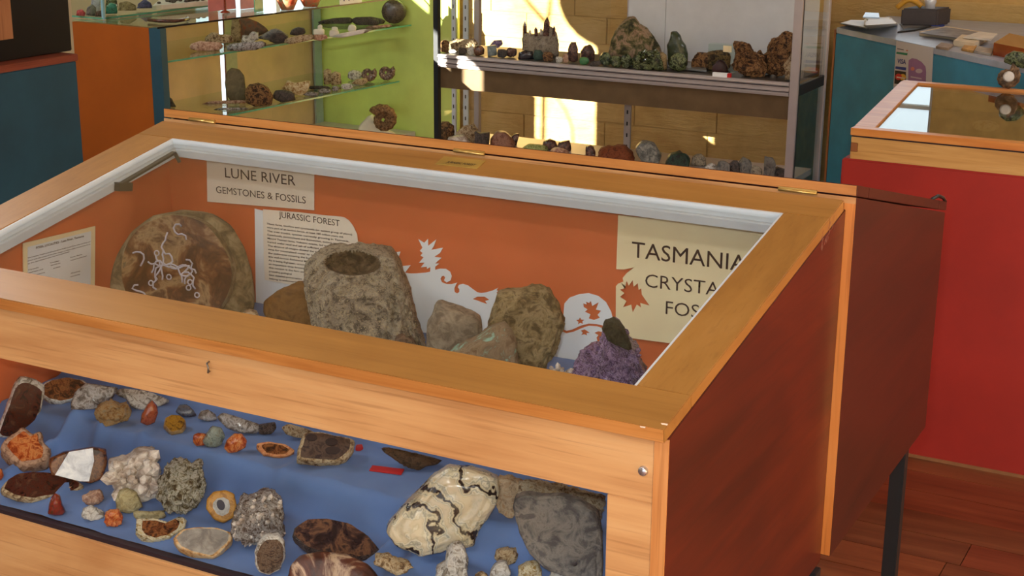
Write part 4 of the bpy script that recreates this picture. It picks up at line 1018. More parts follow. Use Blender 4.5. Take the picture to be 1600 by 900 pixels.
G1 = 'minerals on the upper metal shelf'; G2 = 'minerals on the lower shelf of the metal cabinet'
def S1(name, cat, label, pts, mat, y=None, **k):
    k.setdefault('sub', 3)
    return lump(name, cat, label, pts, mat, sup=SZ - .003, y=y, group=G1, **k)
S1('crystal_rock', ST, 'rough brown crystal lump at the left end of the upper metal shelf', '688,80 688,66 695,62 702,66 700,82', R_RUST, y=3.06, rough=.3)
S1('crystal_rock', ST, 'long grey brown druse beside the slotted strip, upper metal shelf', '697,80 700,66 715,62 740,62 745,70 735,78 712,82', R_TAN, y=3.12, rough=.35, sub=4)
S1('crystal_rock', ST, 'dark grey stone in front of the long druse', '716,70 730,82', R_DARK, y=3.05, facet=4)
S1('crystal_rock', ST, 'small white lump in front of the long druse', '700,74 714,81', R_WHITE, y=3.05)
S1('crystal_rock', ST, 'white crescent stone on the upper metal shelf', '730,80 731,73 739,70 743,76 740,83 734,84', R_WHITE, y=3.05)
S1('crystal_rock', ST, 'brown stone right of the white crescent', '739,70 758,86', R_AGATE, y=3.05, facet=4)
S1('grey_crystal', 'crystal', 'upright square grey blue crystal block', '761,72 775,70 777,86 762,88', rock('grey blue', [(100, 112, 114), (140, 150, 150)], 30, .3, .3), y=3.05, square=.3, rough=.03)
S1('purple_crystal', 'crystal', 'small purple crystal behind the grey block', '764,72 772,63 784,62 786,69 778,75', R_PURPLE, y=3.14, clampz=False)
S1('crystal_rock', ST, 'speckled brown rock right of the grey block', '776,74 793,89', R_DARK, y=3.05, rough=.3)
S1('crystal_rock', ST, 'dark brown rock left of the flat black stone', '790,74 808,90', R_SMOKY, y=3.07, rough=.3)
S1('black_stone', ST, 'flat glossy black-brown stone below the smoky quartz points', '809,90 811,79 820,76 832,78 835,90', plain('black stone', (40, 26, 28), .25), y=3.04, square=.4)
S1('green_stone', ST, 'dark green lump next to the flat black stone', '832,74 850,92', rock('dark green stone', [(46, 66, 58), (70, 92, 80)], 40, .5, .5), y=3.05)
qz, qzf = S1('smoky_quartz', 'crystal', 'grey smoky quartz cluster with tall brown points, upper metal shelf', '816,88 816,60 820,50 834,54 848,50 852,40 862,42 870,50 872,66 872,90 840,94', rock('smoky grey', [(120, 104, 88), (160, 146, 126), (136, 120, 104)], 30, .35, .6, coat=.2), y=3.12, rough=.15, sub=4, thick=.4)
for a_, b_, w_, mt in (((820, 62), (820, 32), .008, R_SMOKY), ((853, 56), (855, 26), .012, R_SMOKY), ((838, 56), (837, 42), .007, R_SMOKY), ((828, 56), (828, 46), .005, R_QUARTZ), ((865, 56), (866, 40), .006, R_SMOKY), ((846, 54), (845, 44), .005, R_QUARTZ)):
    spike(qz, a_, b_, w_, mt, 3.10)
S1('crystal_rock', ST, 'brown lump below the smoky quartz cluster', '847,78 866,94', R_RUST, y=3.04, rough=.3)
S1('white_crystal', 'crystal', 'bright white little crystal on the upper metal shelf', '868,84 880,95', R_WHITE, y=3.03, facet=4)
S1('pink_stone', ST, 'pinkish white little stone by the bright white crystal', '879,80 889,95', R_PINKW, y=3.04)
S1('garnet_rock', ST, 'tall dark red-brown pointed rock', '886,92 888,74 892,66 900,65 903,76 903,94 894,96', R_SMOKY, y=3.07, facet=3, rough=.25)
S1('garnet_rock', ST, 'wide dark brown rock beside the pointed one', '906,90 908,76 914,68 924,67 930,78 928,94', R_SMOKY, y=3.10, facet=3, rough=.25)
S1('green_stone', ST, 'bright green little stone in front of the wide brown rock', '904,84 921,97', rock('mid green stone', [(50, 110, 76), (90, 140, 70)], 30, .3, .3), y=3.03)
S1('moss_rock', ST, 'large pink and green mottled boulder on the upper metal shelf', '950,80 955,55 962,40 970,28 982,18 992,17 1000,28 1012,35 1022,48 1032,65 1036,85 1020,92 985,88', R_MOSS, y=3.14, sub=5, rough=.12, thick=.5)
S1('dark_stone', ST, 'black speckled oval stone left of the boulder', '921,97 924,90 936,88 941,93 934,98', R_DARK, y=3.02)
S1('green_crystal', 'crystal', 'small olive crystal group before the boulder, left one', '936,78 956,100', R_GREENC, y=3.05, facet=4, rough=.3)
S1('green_crystal', 'crystal', 'small olive crystal group before the boulder, second one', '954,84 972,102', R_GREENC, y=3.04, facet=4, rough=.3)
S1('green_crystal', 'crystal', 'small olive crystal group before the boulder, third one', '970,82 988,104', R_GREENC, y=3.04, facet=4, rough=.3)
g4, g4f = S1('green_crystal', 'crystal', 'wide spiky olive crystal cluster below the boulder', '985,104 988,90 1000,80 1015,78 1030,80 1037,95 1034,108 1010,107', R_GREENC, y=3.05, facet=4, rough=.3)
crystals(g4, g4f, R_GREENC, 40, .016, 31, up=.9)
S1('green_pod', 'crystal', 'olive brown upright crystal block at the right foot of the boulder', '1028,106 1028,84 1034,78 1042,84 1042,108', R_GREENBR, y=3.06, facet=3)
# carved bird-like stone
S1('green_carving', 'carving', 'dark green bird-shaped stone carving on the upper metal shelf', '1044,100 1043,80 1042,68 1046,60 1048,52 1047,48 1052,46 1058,46 1064,52 1066,60 1072,68 1075,80 1075,100 1060,106', rock('dark green carved', [(48, 56, 38), (66, 76, 52)], 20, .35, .2, coat=.3), y=3.10, rough=.05, sub=4, square=.8)
S1('green_sphere', 'sphere', 'polished green stone ball before the bird carving', '1046,100 1047,84 1056,76 1068,77 1074,88 1072,102 1060,106', R_GREENC, y=3.05, rough=.01, square=1, sub=4)
m = MB(); a = [on(*q, 2, SZ) for q in ((1042, 107), (1104, 113), (1100, 102), (1062, 100))]; m.prism([v + Vector((0, 0, .001)) for v in a], (0, 0, .006))
o = m.build('silver_tray', plain('crumpled silver', (150, 152, 150), .35, .6, bmp=.6)); tag(o, 'flat crinkled silver plate on the upper metal shelf', 'plate', G1)
S1('brown_geode', ST, 'long low brown rock with dark top behind the small boxes', '1081,98 1083,84 1092,74 1104,76 1118,72 1135,72 1142,80 1142,100 1110,102', R_RUST, y=3.14, rough=.2, sub=4)
# clear box with a dark stone
a = on(1105, 112, 2, SZ); b_ = on(1143, 114, 1, a.y)
m = MB(); m.box(a.x, b_.x, a.y, a.y + .04, SZ, SZ + .088); o = m.build('clear_box', GLASS_G); tag(o, 'small clear plastic box with a price sticker on the metal shelf', 'box', G1)
m = MB(); m.box(a.x + .05, a.x + .078, a.y - .001, a.y - .0003, SZ + .066, SZ + .086); m.build('sticker', CREAM, o)
S1('dark_red_stone', ST, 'dark maroon stone inside the small clear box', '1112,112 1114,100 1124,91 1132,94 1138,104 1138,113', plain('maroon stone', (62, 30, 32), .5, var=.15), y=a.y + .02)
m = MB(); a = on(1112, 116, 1, MY0 - .0); m.box(a.x, a.x + .048, MY0 + .006, MY0 + .02, SZ - .002, SZ + .010); o = m.build('marker_label', PAPER); tag(o, 'tiny white label strip with red end on the upper metal shelf', 'label', G1)
m = MB(); m.box(a.x + .0485, a.x + .058, MY0 + .006, MY0 + .02, SZ - .002, SZ + .010); m.build('red_end', plain('red plastic', (196, 40, 40)), o)
S1('rust_rock', ST, 'craggy orange rust rock, large, right part of the upper metal shelf', '1146,108 1148,94 1150,80 1148,70 1158,65 1172,70 1178,82 1192,88 1198,105 1190,120 1165,118', R_RUST, y=3.08, rough=.35, sub=5, freq=3)
S1('rust_rock', ST, 'brown jagged rock behind the big rust one', '1176,108 1178,90 1188,76 1192,86 1200,80 1206,100 1204,116', R_RUST, y=3.14, rough=.3, sub=4)
S1('rust_rock', ST, 'tall dark brown craggy rock at the right end of the upper metal shelf', '1198,112 1199,88 1200,70 1206,62 1216,58 1226,50 1240,50 1242,110 1220,118', R_RUST, y=3.12, rough=.22, sub=5)
S1('pale_crystal', 'crystal', 'pale yellowish lumpy crystal column by the right post', '1226,120 1228,108 1224,98 1228,92 1234,85 1240,72 1244,80 1242,122', R_TAN, y=3.05, rough=.25, sub=4)
def S2(name, cat, label, pts, mat, y=3.1, **k):
    k.setdefault('sub', 3)
    return lump(name, cat, label, pts, mat, sup=SZ2, y=y, group=G2, clampz=True, **k)
S2('brown_rock', ST, 'furry brown rock at the left end of the lower metal shelf', '686,235 686,198 692,190 704,190 710,198 710,235', R_RUST, rough=.25)
S2('brown_rock', ST, 'knobbly grey brown rock on the lower metal shelf', '712,232 714,205 728,196 738,194 745,204 748,235', R_TAN, y=3.15, rough=.35)
S2('quartz_lump', ST, 'clear grey quartz lump low on the lower metal shelf', '694,240 700,214 725,210 735,220 738,240', R_QUARTZ, y=3.04, facet=4)
S2('dark_rock', ST, 'dark greenish rock with horned top', '740,240 742,214 741,203 752,208 766,206 765,220 760,242', R_DARK, y=3.07)
S2('brown_shell', ST, 'rounded reddish brown shell-like rock', '764,245 767,215 776,205 790,205 800,214 806,225 800,246 780,248', R_PINKW if False else rock('reddish shell', [(110, 66, 46), (150, 106, 84), (124, 84, 62)], 30, .4, .4), rough=.12)
S2('brown_horn', ST, 'pointed maroon piece beside the rounded brown shell', '798,225 800,212 810,208 813,210 806,222 800,226', R_SMOKY, y=3.12, clampz=False) if False else None
S2('maroon_rock', ST, 'pointed maroon rock right of the rounded brown shell', '797,250 798,214 806,208 813,209 808,222 804,250', R_SMOKY, y=3.14)
S2('green_rock', ST, 'yellow green patterned stone on the lower metal shelf', '812,255 815,232 825,225 840,226 856,229 858,256', rock('yellow green', [(120, 130, 60), (180, 186, 120), (90, 96, 50)], 40, .6, .6))
S2('maroon_rock', ST, 'dusty purple brown round rock on the lower metal shelf', '846,250 848,222 858,216 868,220 872,230 870,255', R_SMOKY, y=3.16)
S2('maroon_rock', ST, 'dark brown rock with pointed corner, right of the dusty purple one', '868,250 872,222 880,220 890,219 893,230 890,255', R_SMOKY, y=3.16, facet=3)
S2('pale_pebble', ST, 'pale pink pebble pile in the sun, lower metal shelf', '856,258 860,234 872,230 886,234 890,240 890,260', R_PINKW, y=3.06, rough=.3)
S2('small_rock', ST, 'small dark pointed rock standing alone in the sun', '914,262 915,228 920,226 928,229 931,240 928,264', R_SMOKY, rough=.2)
S2('red_rock', ST, 'long rusty red rock on the lower metal shelf', '930,268 938,232 945,228 955,228 975,228 988,236 991,248 988,272 950,272', rock('rusty red', [(96, 46, 24), (140, 76, 40), (110, 58, 30)], 26, .7, .7), rough=.2, sub=4)
S2('grey_hexagon', 'crystal', 'grey blue faceted crystal block with flat top', '991,232 1002,220 1022,222 1034,242 1030,255 1028,280 1006,280 1002,250', rock('grey blue facet', [(84, 86, 82), (120, 122, 116), (150, 150, 140)], 24, .3, .3), facet=2, square=.4)
S2('dark_rock', ST, 'black and green rock right of the grey faceted crystal', '1038,258 1046,240 1060,236 1074,240 1078,250 1074,282 1050,282', rock('black green', [(28, 26, 24), (44, 70, 54), (34, 40, 34)], 30, .4, .6), y=3.1, rough=.2)
S2('round_rock', ST, 'round dull grey stone behind the black and green rock', '1078,262 1082,244 1094,239 1102,246 1104,262 1098,285', R_GREY, y=3.16)
S2('round_rock', ST, 'small pale grey stone right of the round dull one', '1100,285 1102,260 1112,254 1120,258 1120,290', R_WHITE, y=3.1)
for i, (a_, lb) in enumerate((('1118,250 1142,292', 'dark grey crystal rock, first right of the pale stone'), ('1138,250 1158,294', 'dark grey crystal rock, second right of the pale stone'), ('1152,248 1176,296', 'spiky grey green crystal rock in shade'),
                             ('1172,258 1192,298', 'dull brown grey rock in shade'), ('1192,240 1212,300', 'tall grey green upright crystal in shade'), ('1206,260 1232,304', 'dark blue grey rock near the right post'))):
    S2('shade_rock', ST, lb + ', lower metal shelf', a_, (R_SLATE, R_DARK, R_GREENC, R_GREY)[i % 4] if i != 2 else R_SLATE, y=3.08 + .02 * (i % 3), rough=.3, facet=3)
S2('white_bottle', 'bottle', 'small pale bluish bottle just right of the cabinet post', '1251,310 1251,275 1254,270 1260,270 1263,275 1263,310', plain('pale blue bottle', (120, 150, 160), .3), y=3.12, rough=0, square=.4) if False else None

# ------------------------------------------------------------------ left glass shelving counter
FA, FB = Vector((-2.93, 2.556, 0)), Vector((-2.785, 4.02, 0))     # front line, near and far end
BA, BB_ = Vector((-3.325, 2.565, 0)), Vector((-3.30, 4.02, 0))      # back line
def cq(s, t_, z):                       # s along 0..1, t_ from front 0 to back 1
    f = FA.lerp(FB, s); b = BA.lerp(BB_, s); p = f.lerp(b, t_); p.z = z; return p
cc = empty('shelf_cabinet', 'long glass shelf counter with orange end panel and lime green far end', 'cabinet', (-3.1, 3.2, 0))
def cprism(name, pts, off, mat, par=cc, bevel=0): m = MB(); m.prism(pts, off); return m.build(name, mat, par, bevel=bevel)
cprism('end_panel', [cq(0, .10, .0), cq(0, 1, .0), cq(0, 1, .893), cq(0, .10, .893)], (0, .02, 0), ORANGEP)
cprism('end_trim', [cq(0, -.03, .0), cq(0, .098, .0), cq(0, .098, .893), cq(0, -.03, .893)], (0, .03, 0), TEALD)
cprism('far_panel', [cq(1, -.35, .0), cq(1, 1.03, .0), cq(1, 1.03, 1.25), cq(1, -.35, 1.25)], (0, .018, 0), GREENP)
x_ = on(345, 90, 0, -3.3)
gapA = (on(343, 90, 0, -3.315).y - 2.565) / 1.455; gapB = (on(361, 90, 0, -3.315).y - 2.565) / 1.455
cprism('back_board', [cq(0.015, 1, .05), cq(gapA, 1, .05), cq(gapA, 1, .885), cq(0.015, 1, .885)], (-.012, 0, 0), BOARD)
cprism('back_board', [cq(gapB, 1, .05), cq(.995, 1, .05), cq(.995, 1, .885), cq(gapB, 1, .885)], (-.012, 0, 0), BOARD)
cprism('slotted_strip', [cq(gapA + .011, .985, .05), cq(gapA + .013, .985, .05), cq(gapA + .013, .985, .885), cq(gapA + .011, .985, .885)], (.006, 0, 0), plain('dull red strip', (120, 70, 60), .5))
s_ = (on(546, 100, 0, -3.30).y - 2.565) / 1.455
cprism('slotted_strip', [cq(.955, .985, .05), cq(.955, .985, .885), cq(.99, .985, .885), cq(.99, .985, .05)], (.01, 0, 0), plain('pale blue grey metal', (170, 188, 192), .4, .3))
cprism('slotted_strip', [cq(.55, .985, .05), cq(.55, .985, .885), cq(.60, .985, .885), cq(.60, .985, .05)], (.006, 0, 0), plain('pale greenish strip', (176, 178, 150), .5))
g = MB(); g.prism([cq(.0, 0, .893), cq(1, 0, .893), cq(1, 1, .893), cq(.0, 1, .893)], (0, 0, .006)); top = g.build('glass_top', GLASS_G, cc)
g = MB(); g.prism([cq(.0, 0, .893), cq(1, 0, .893), cq(1, -.004, .893), cq(0, -.004, .893)], (0, 0, .006)); g.build('glass_edge', plain('dark glass edge', (34, 30, 30), .2), top)
Z1, Z2 = .770, .540
for (zz, s0, s1, t0) in ((Z1, .02, .985, .06), (Z2, .02, .94, .09)):
    g = MB(); g.prism([cq(s0, t0, zz), cq(s1, t0, zz), cq(s1, .97, zz), cq(s0, .97, zz)], (0, 0, .006)); sh = g.build('glass_shelf', GLASS_G, cc)
    g = MB(); g.prism([cq(s0, t0, zz), cq(s1, t0, zz), cq(s1, t0 - .005, zz), cq(s0, t0 - .005, zz)], (0, 0, .006)); g.build('glass_edge', GEDGE, sh)
    for s in (.5, .955) if zz == Z1 else (.46, .91):
        g = MB(); g.tube([cq(s, .97, zz - .075), cq(s, .9, zz - .07), cq(s, .45, zz - .022), cq(s, .2, zz - .004)], .0055, 6); g.build('shelf_bracket', BLACKM if s > .6 else ALU, cc)
cprism('bottom_shelf', [cq(0.015, .05, .30), cq(.995, .05, .30), cq(.995, .97, .30), cq(0.015, .97, .30)], (0, 0, .02), plain('white shelf', (214, 206, 190), .6))
G3 = 'specimens on the upper glass shelf'; G4 = 'specimens on the lower glass shelf'
def cy(sh, px, py):     # rest on glass shelf under this pixel
    return on(px, py, 2, sh)
def S3(name, cat, label, pts, mat, **k):
    k.setdefault('sub', 3); return lump(name, cat, label, pts, mat, sup=Z1 + .006, group=G3, **k)
def S4(name, cat, label, pts, mat, **k):
    k.setdefault('sub', 3); return lump(name, cat, label, pts, mat, sup=Z2 + .006, group=G4, **k)
S3('flat_stone', ST, 'long flat pinkish stone at the near end of the upper glass shelf', '296,76 296,69 312,64 345,66 350,74 340,79 310,80', R_PINKW, thick=.3)
S3('pale_rock', ST, 'pale round shell-like rock on the upper glass shelf, near end', '320,66 322,56 332,50 345,54 362,54 366,66 345,68', R_TAN, rough=.2)
S3('grey_log', ST, 'greyish petrified wood piece standing behind the pale rocks', '360,66 362,30 372,28 376,40 376,66', R_GREENBR, thick=.5)
S3('brown_fan', ST, 'large dark brown fan-shaped stone slice with rusty edge', '372,62 372,29 388,28 402,34 414,42 420,48 405,56 390,62', R_SMOKY if False else rock('dark fan', [(84, 66, 48), (112, 84, 58), (130, 66, 30)], 14, .6, .4), thick=.2)
S3('white_crystal', 'crystal', 'small white branching crystal on the upper glass shelf', '377,66 379,54 386,58 393,50 404,50 404,62 390,67', R_WHITE, rough=.35)
S3('flat_stone', ST, 'long grey flat stone before the white branching crystal', '352,78 354,69 380,66 412,64 420,70 400,78 370,80', R_GREYVEIN, thick=.3)
S3('grey_wedge', ST, 'grey wedge-shaped rock in the middle of the upper glass shelf', '400,60 410,54 424,46 432,44 440,48 452,56 450,64 436,66 415,62', R_SLATE, thick=.4, facet=3)
S3('dark_stone', ST, 'dark brown block beside the grey wedge rock', '420,64 424,52 440,50 450,56 448,66 430,68', R_DARK, facet=3)
S3('glass_box', 'box', 'dark stone under a small clear cover on the upper glass shelf', '452,54 456,46 466,42 476,44 478,52 466,56', R_DARK)
S3('tan_slab', ST, 'flat rusty tan slab on the upper glass shelf', '442,66 446,60 470,54 490,54 494,60 470,66 455,69', R_TAN, thick=.3)
S3('pink_stone', ST, 'rusty pink flat stone in the sun', '484,60 490,54 510,54 512,60 500,64', R_PINKW, thick=.4)
for i, (bx_, lb) in enumerate((('488,44 508,56', 'bright white shell, first of the sunlit white ones'), ('496,38 504,50', 'bright white upright shell, second of the sunlit white ones'), ('513,46 530,58', 'bright white round shell, third of the sunlit white ones'),
                              ('518,41 528,50', 'bright white small shell, fourth of the sunlit white ones'), ('543,38 557,51', 'bright white shell, fifth of the sunlit white ones'))):
    S3('white_shell', 'shell', lb, bx_, plain('white shell', (236, 228, 214), .6))
S3('white_slate', ST, 'long flat white stone at the far end of the upper glass shelf', '514,59 520,54 545,50 570,45 584,45 580,50 560,54 535,59', plain('white shell', (236, 228, 214), .6), thick=.2)
S3('dark_dish', 'dish', 'long dark grey dish behind the white shells', '495,36 500,32 525,28 548,27 555,32 545,40 520,42 500,40', R_DARK, thick=.4, y=3.85)
S3('dark_dish', 'dish', 'long black flat dish towards the green panel', '548,32 552,27 580,26 600,30 604,36 580,40 556,40', R_DARK, thick=.3, y=3.9)
S3('dark_pebble', ST, 'round dark pebble before the black flat dish', '577,38 578,30 584,28 592,31 592,38 584,39', R_DARK, y=3.88)
S3('tan_strip', ST, 'thin tan strip of stone under the dark polished disc', '566,44 570,41 600,39 612,37 618,38 610,42 585,44', R_PINKW, thick=.25)
S3('stone_disc', 'fossil', 'round polished dark ammonite disc standing before the green panel', [(615.5 + 19.5 * math.cos(g * math.pi / 8), 18 + 19.5 * math.sin(g * math.pi / 8)) for g in range(16)], rock('polished dark fossil', [(62, 52, 42), (96, 84, 70), (74, 62, 50)], 30, .2, .1, coat=.6), thick=.35, rough=.02, square=.8, sub=4)
S4('dark_wedge', ST, 'dark brown wedge rock at the near end of the lower glass shelf', '254,172 255,152 260,148 268,154 276,168 270,176', R_DARK, y=2.95)
S4('brown_disc', ST, 'large brown oval stone slice leaning by the bright gap', '352,122 353,112 360,106 372,108 380,118 382,140 378,154 364,158 354,148 351,135', R_GREENBR, thick=.12, y=3.3, rough=.02, clampz=False) if False else None
S4('brown_disc', ST, 'large brown oval stone slice leaning by the bright gap', '351,130 354,112 362,105 374,108 382,118 384,140 384,160 362,160 354,148', rock('olive disc', [(96, 86, 58), (120, 108, 76)], 12, .5, .2), thick=.12, rough=.02)
S4('flat_slab', ST, 'stack of long flat pinkish slabs on the lower glass shelf', '310,162 330,158 380,156 400,160 398,168 350,170 320,166', R_PINKW, thick=.2, y=3.1)
S4('blue_slab', ST, 'flat bluish grey slab under the pinkish ones', '330,172 345,168 385,168 392,174 370,178 340,178', R_GREYVEIN, thick=.2, y=3.02)
S4('brown_geode', ST, 'chunky brown rock with angular top on the lower glass shelf', '384,160 383,140 390,132 404,130 412,133 420,138 427,150 425,164 400,166', R_RUST, facet=3, thick=.6, sub=4)
S4('flat_dark', ST, 'dark flat layered stone right of the chunky brown rock', '424,152 430,141 446,140 460,145 462,156 440,160', R_DARK, thick=.4)
S4('golden_crystal', 'crystal', 'golden cream crystal slab with jagged edges, brightly lit', '440,138 450,125 460,130 485,125 486,132 478,145 470,150 455,146', rock('golden cream', [(170, 120, 60), (220, 196, 150), (236, 224, 190)], 30, .5, .6), thick=.3, facet=3, rough=.2)
for i, (bx_, lb) in enumerate((('472,143 500,150', 'grey polished flat pebble, nearest of the row'), ('496,138 518,146', 'grey polished flat pebble, second of the row'), ('518,134 530,143', 'grey oval pebble, third of the row'), ('478,134 520,140', 'long black flat pebble behind the row'), ('532,130 552,140', 'pale oval pebble at the end of the row'))):
    S4('flat_pebble', ST, lb, bx_, (R_GREYVEIN, R_GREYVEIN, R_GREYVEIN, R_DARK, R_WHITE)[i], thick=.4)
S4('bone_column', 'fossil', 'upright pale bone-like fossil column, left one', '506,132 505,110 512,107 518,110 517,131', R_TAN, square=.35, rough=.03)
S4('bone_column', 'fossil', 'upright pale bone-like fossil column, right shorter one', '517,133 517,115 524,111 532,114 534,132', R_TAN, square=.5, rough=.05)
S4('mushroom_fossil', 'fossil', 'white mushroom-shaped fossil on the lower glass shelf', '543,122 544,113 552,109 562,111 568,118 562,124 550,125', R_WHITE)
S4('tan_slab', ST, 'flat tan stone under the white mushroom-shaped fossil', '548,131 556,124 572,122 576,128 566,133', R_TAN, thick=.4)

def ammonite(px, py, rpx, ax_y, mat, label, sup=None, turns=2.3, group=None, tilt=(0, 0, 0), ribs=True, name='ammonite', flip=1):
    c = on(px, py, 1, ax_y); e = on(px + rpx, py, 1, ax_y); Rr = (e - c).length * .93
    h = Vector((CAM.x - c.x, CAM.y - c.y, .15)).normalized(); h = (h + Vector(tilt)).normalized()
    U = Vector((0, 0, 1)).cross(h).normalized(); V = h.cross(U)
    n_ = int(turns * 40); m = MB(); K = 12; vs = []; fs = []
    for i in range(n_ + 1):
        t_ = i / n_; a = flip * (t_ * turns * 2 * math.pi) - 1.2; g = math.exp(-(1 - t_) * turns * .62)
        rad = Rr * g * .68; w = Rr * g * .34
        if ribs: w *= 1 + .10 * math.cos(i * 1.9)
        cen = c + (U * math.cos(a) + V * math.sin(a)) * rad
        d = (U * math.cos(a) + V * math.sin(a))
        for j in range(K):
            b = 2 * math.pi * j / K; vs.append(cen + d * math.cos(b) * w + h * math.sin(b) * w * .85)
    for i in range(n_):
        for j in range(K): fs.append((i * K + j, i * K + (j + 1) % K, (i + 1) * K + (j + 1) % K, (i + 1) * K + j))
    fs.append(tuple(range(K))[::-1]); fs.append(tuple(range(n_ * K, n_ * K + K)))
    m.add(vs, fs, 0, True)
    if sup is not None:
        mn = min(v.z for v in m.v)
        for v in m.v: v.z += sup - mn
    o = m.build(name, mat); tag(o, label, 'fossil', group); return o
AMM = rock('ammonite brown', [(84, 58, 34), (136, 102, 66), (160, 128, 88)], 36, .6, .7)
AMM2 = rock('polished ammonite', [(70, 50, 40), (124, 96, 78), (160, 134, 112)], 30, .25, .2, coat=.5)
pz = cy(Z2 + .006, 577, 128)
ammonite(575, 117, 13, pz.y + .0, AMM2, 'polished brown ammonite standing on the lower glass shelf, left one', Z2 + .006, group=G4)
ammonite(603, 113, 14, cy(Z2 + .006, 603, 126).y, AMM2, 'polished brown ammonite at the end of the lower glass shelf', Z2 + .006, group=G4)
ay = on(600, 205, 2, .335).y
ammonite(599, 187, 24, 3.8, AMM, 'large ribbed brown ammonite with white matrix at the foot of the green panel', None, turns=2.6)
lump('white_matrix', ST, 'white sunlit stone block under the large ribbed ammonite', '556,215 558,200 574,182 584,178 592,196 606,205 622,208 624,222 600,226 575,222', plain('white matrix', (232, 222, 204), .8, var=.04), sup=.32, y=3.84, thick=.4, sub=3, rough=.08)
# items on the glass top --------------------------------------------------
TZ = .9
gp = on(162, 31, 2, TZ)
gb = empty('glass_display_box', 'open glass box with coloured minerals on the end of the shelf counter', 'glass box', (gp.x, gp.y, TZ))
ga = on(114, 27, 2, TZ); gc_ = on(350, 8, 2, TZ)
def gwall(a, b, th=.004, mat=GLASS_G, name='glass_wall'):
    a = Vector((a.x, a.y, TZ + .001)); b = Vector((b.x, b.y, TZ + .001)); d = (b - a).normalized(); n = Vector((-d.y, d.x, 0)) * th
    m = MB(); m.prism([a, b, b + n, a + n], (0, 0, .22)); o = m.build(name, mat, gb)
    m = MB(); m.prism([a + Vector((0, 0, .0002)), b + Vector((0, 0, .0002)), b + n * 1.3 + Vector((0, 0, .0002)), a + n * 1.3 + Vector((0, 0, .0002))], (0, 0, .006)); m.build('glass_edge', GEDGE, gb)
gwall(gp, ga); gwall(gp, gc_)
m = MB(); m.box(gp.x - .005, gp.x + .004, gp.y - .004, gp.y + .005, TZ + .001, TZ + .22); m.build('corner_edge', plain('pale blue edge', (140, 190, 210), .2), gb)
G5 = 'minerals in the glass box on the counter'
def S5(name, cat, label, pts, mat, y=None, **k):
    k.setdefault('sub', 3); return lump(name, cat, label, pts, mat, sup=TZ + .008, y=y, group=G5, **k)
S5('red_stone', ST, 'pinkish red round stone in the glass box', '119,24 120,16 128,14 134,20 132,25', rock('pink red', [(140, 50, 50), (190, 90, 90)], 40, .4, .4), y=2.62)
S5('grey_stone', ST, 'grey pointed stone in the glass box', '134,24 136,12 144,6 150,12 150,26', R_SLATE, y=2.64, facet=3)
S5('pale_stone', ST, 'tall pale lilac crystal in the glass box', '142,14 142,-8 156,-8 156,16', rock('pale lilac', [(150, 146, 160), (200, 196, 206)], 20, .4, .4), y=2.72)
S5('red_stone', ST, 'small brownish red stone at the glass corner', '148,26 150,18 160,16 162,26', R_SMOKY, y=2.62)
S5('green_fluorite', 'crystal', 'teal green crystal lump in the glass box', '165,26 165,10 172,4 182,6 184,18 182,26', rock('teal crystal', [(24, 84, 70), (60, 140, 120), (30, 100, 90)], 30, .2, .4, coat=.5), y=2.72, facet=3)
S5('olive_stone', ST, 'olive leafy-looking stone behind the teal crystal', '164,8 166,-8 182,-8 184,6 176,10', R_GREENC, y=2.85)
S5('dark_stone', ST, 'dark brown rock in the glass box', '184,22 186,4 200,2 212,8 214,20 200,24', R_GREENBR, y=2.85)
S5('blue_stone', ST, 'dark violet blue rock in the glass box', '212,20 216,6 226,-2 236,4 240,16 230,22', rock('violet blue', [(40, 40, 66), (80, 80, 120), (56, 50, 78)], 30, .4, .5), y=2.95, facet=3)
# framed tray and dark belt-like strap
a = [on(*q, 2, TZ + .012) for q in ((238, 16), (330, 8), (350, -4), (262, -4))]
m = MB(); m.prism(a, (0, 0, .016)); o = m.build('pebble_tray', plain('white frame', (214, 206, 196), .6)); tag(o, 'white framed tray of dark pebbles on the glass counter top', 'tray')
m = MB(); rr = random.Random(3)
for _ in range(90):
    s, t_ = rr.random(), rr.random(); p = a[0].lerp(a[1], .06 + .88 * s).lerp(a[3].lerp(a[2], .06 + .88 * s), .08 + .84 * t_); p.z = TZ + .030
    m.lathe(p, [(0, -.004), (.008, 0), (.006, .005), (0, .006)], 7)
oo = m.build('pebbles', R_DARK, o); oo['kind'] = 'stuff'
p0 = [on(*q, 2, TZ + .008) for q in ((232, 31), (250, 33), (275, 33), (294, 30), (292, 28))]
m = MB(); m.tube(p0, .006, 8); o = m.build('bracelet', rock('dark bead', [(50, 24, 18), (90, 50, 36)], 30, .2, .1, coat=.6)); tag(o, 'dark brown curved polished strip lying on the glass counter top', 'ornament')
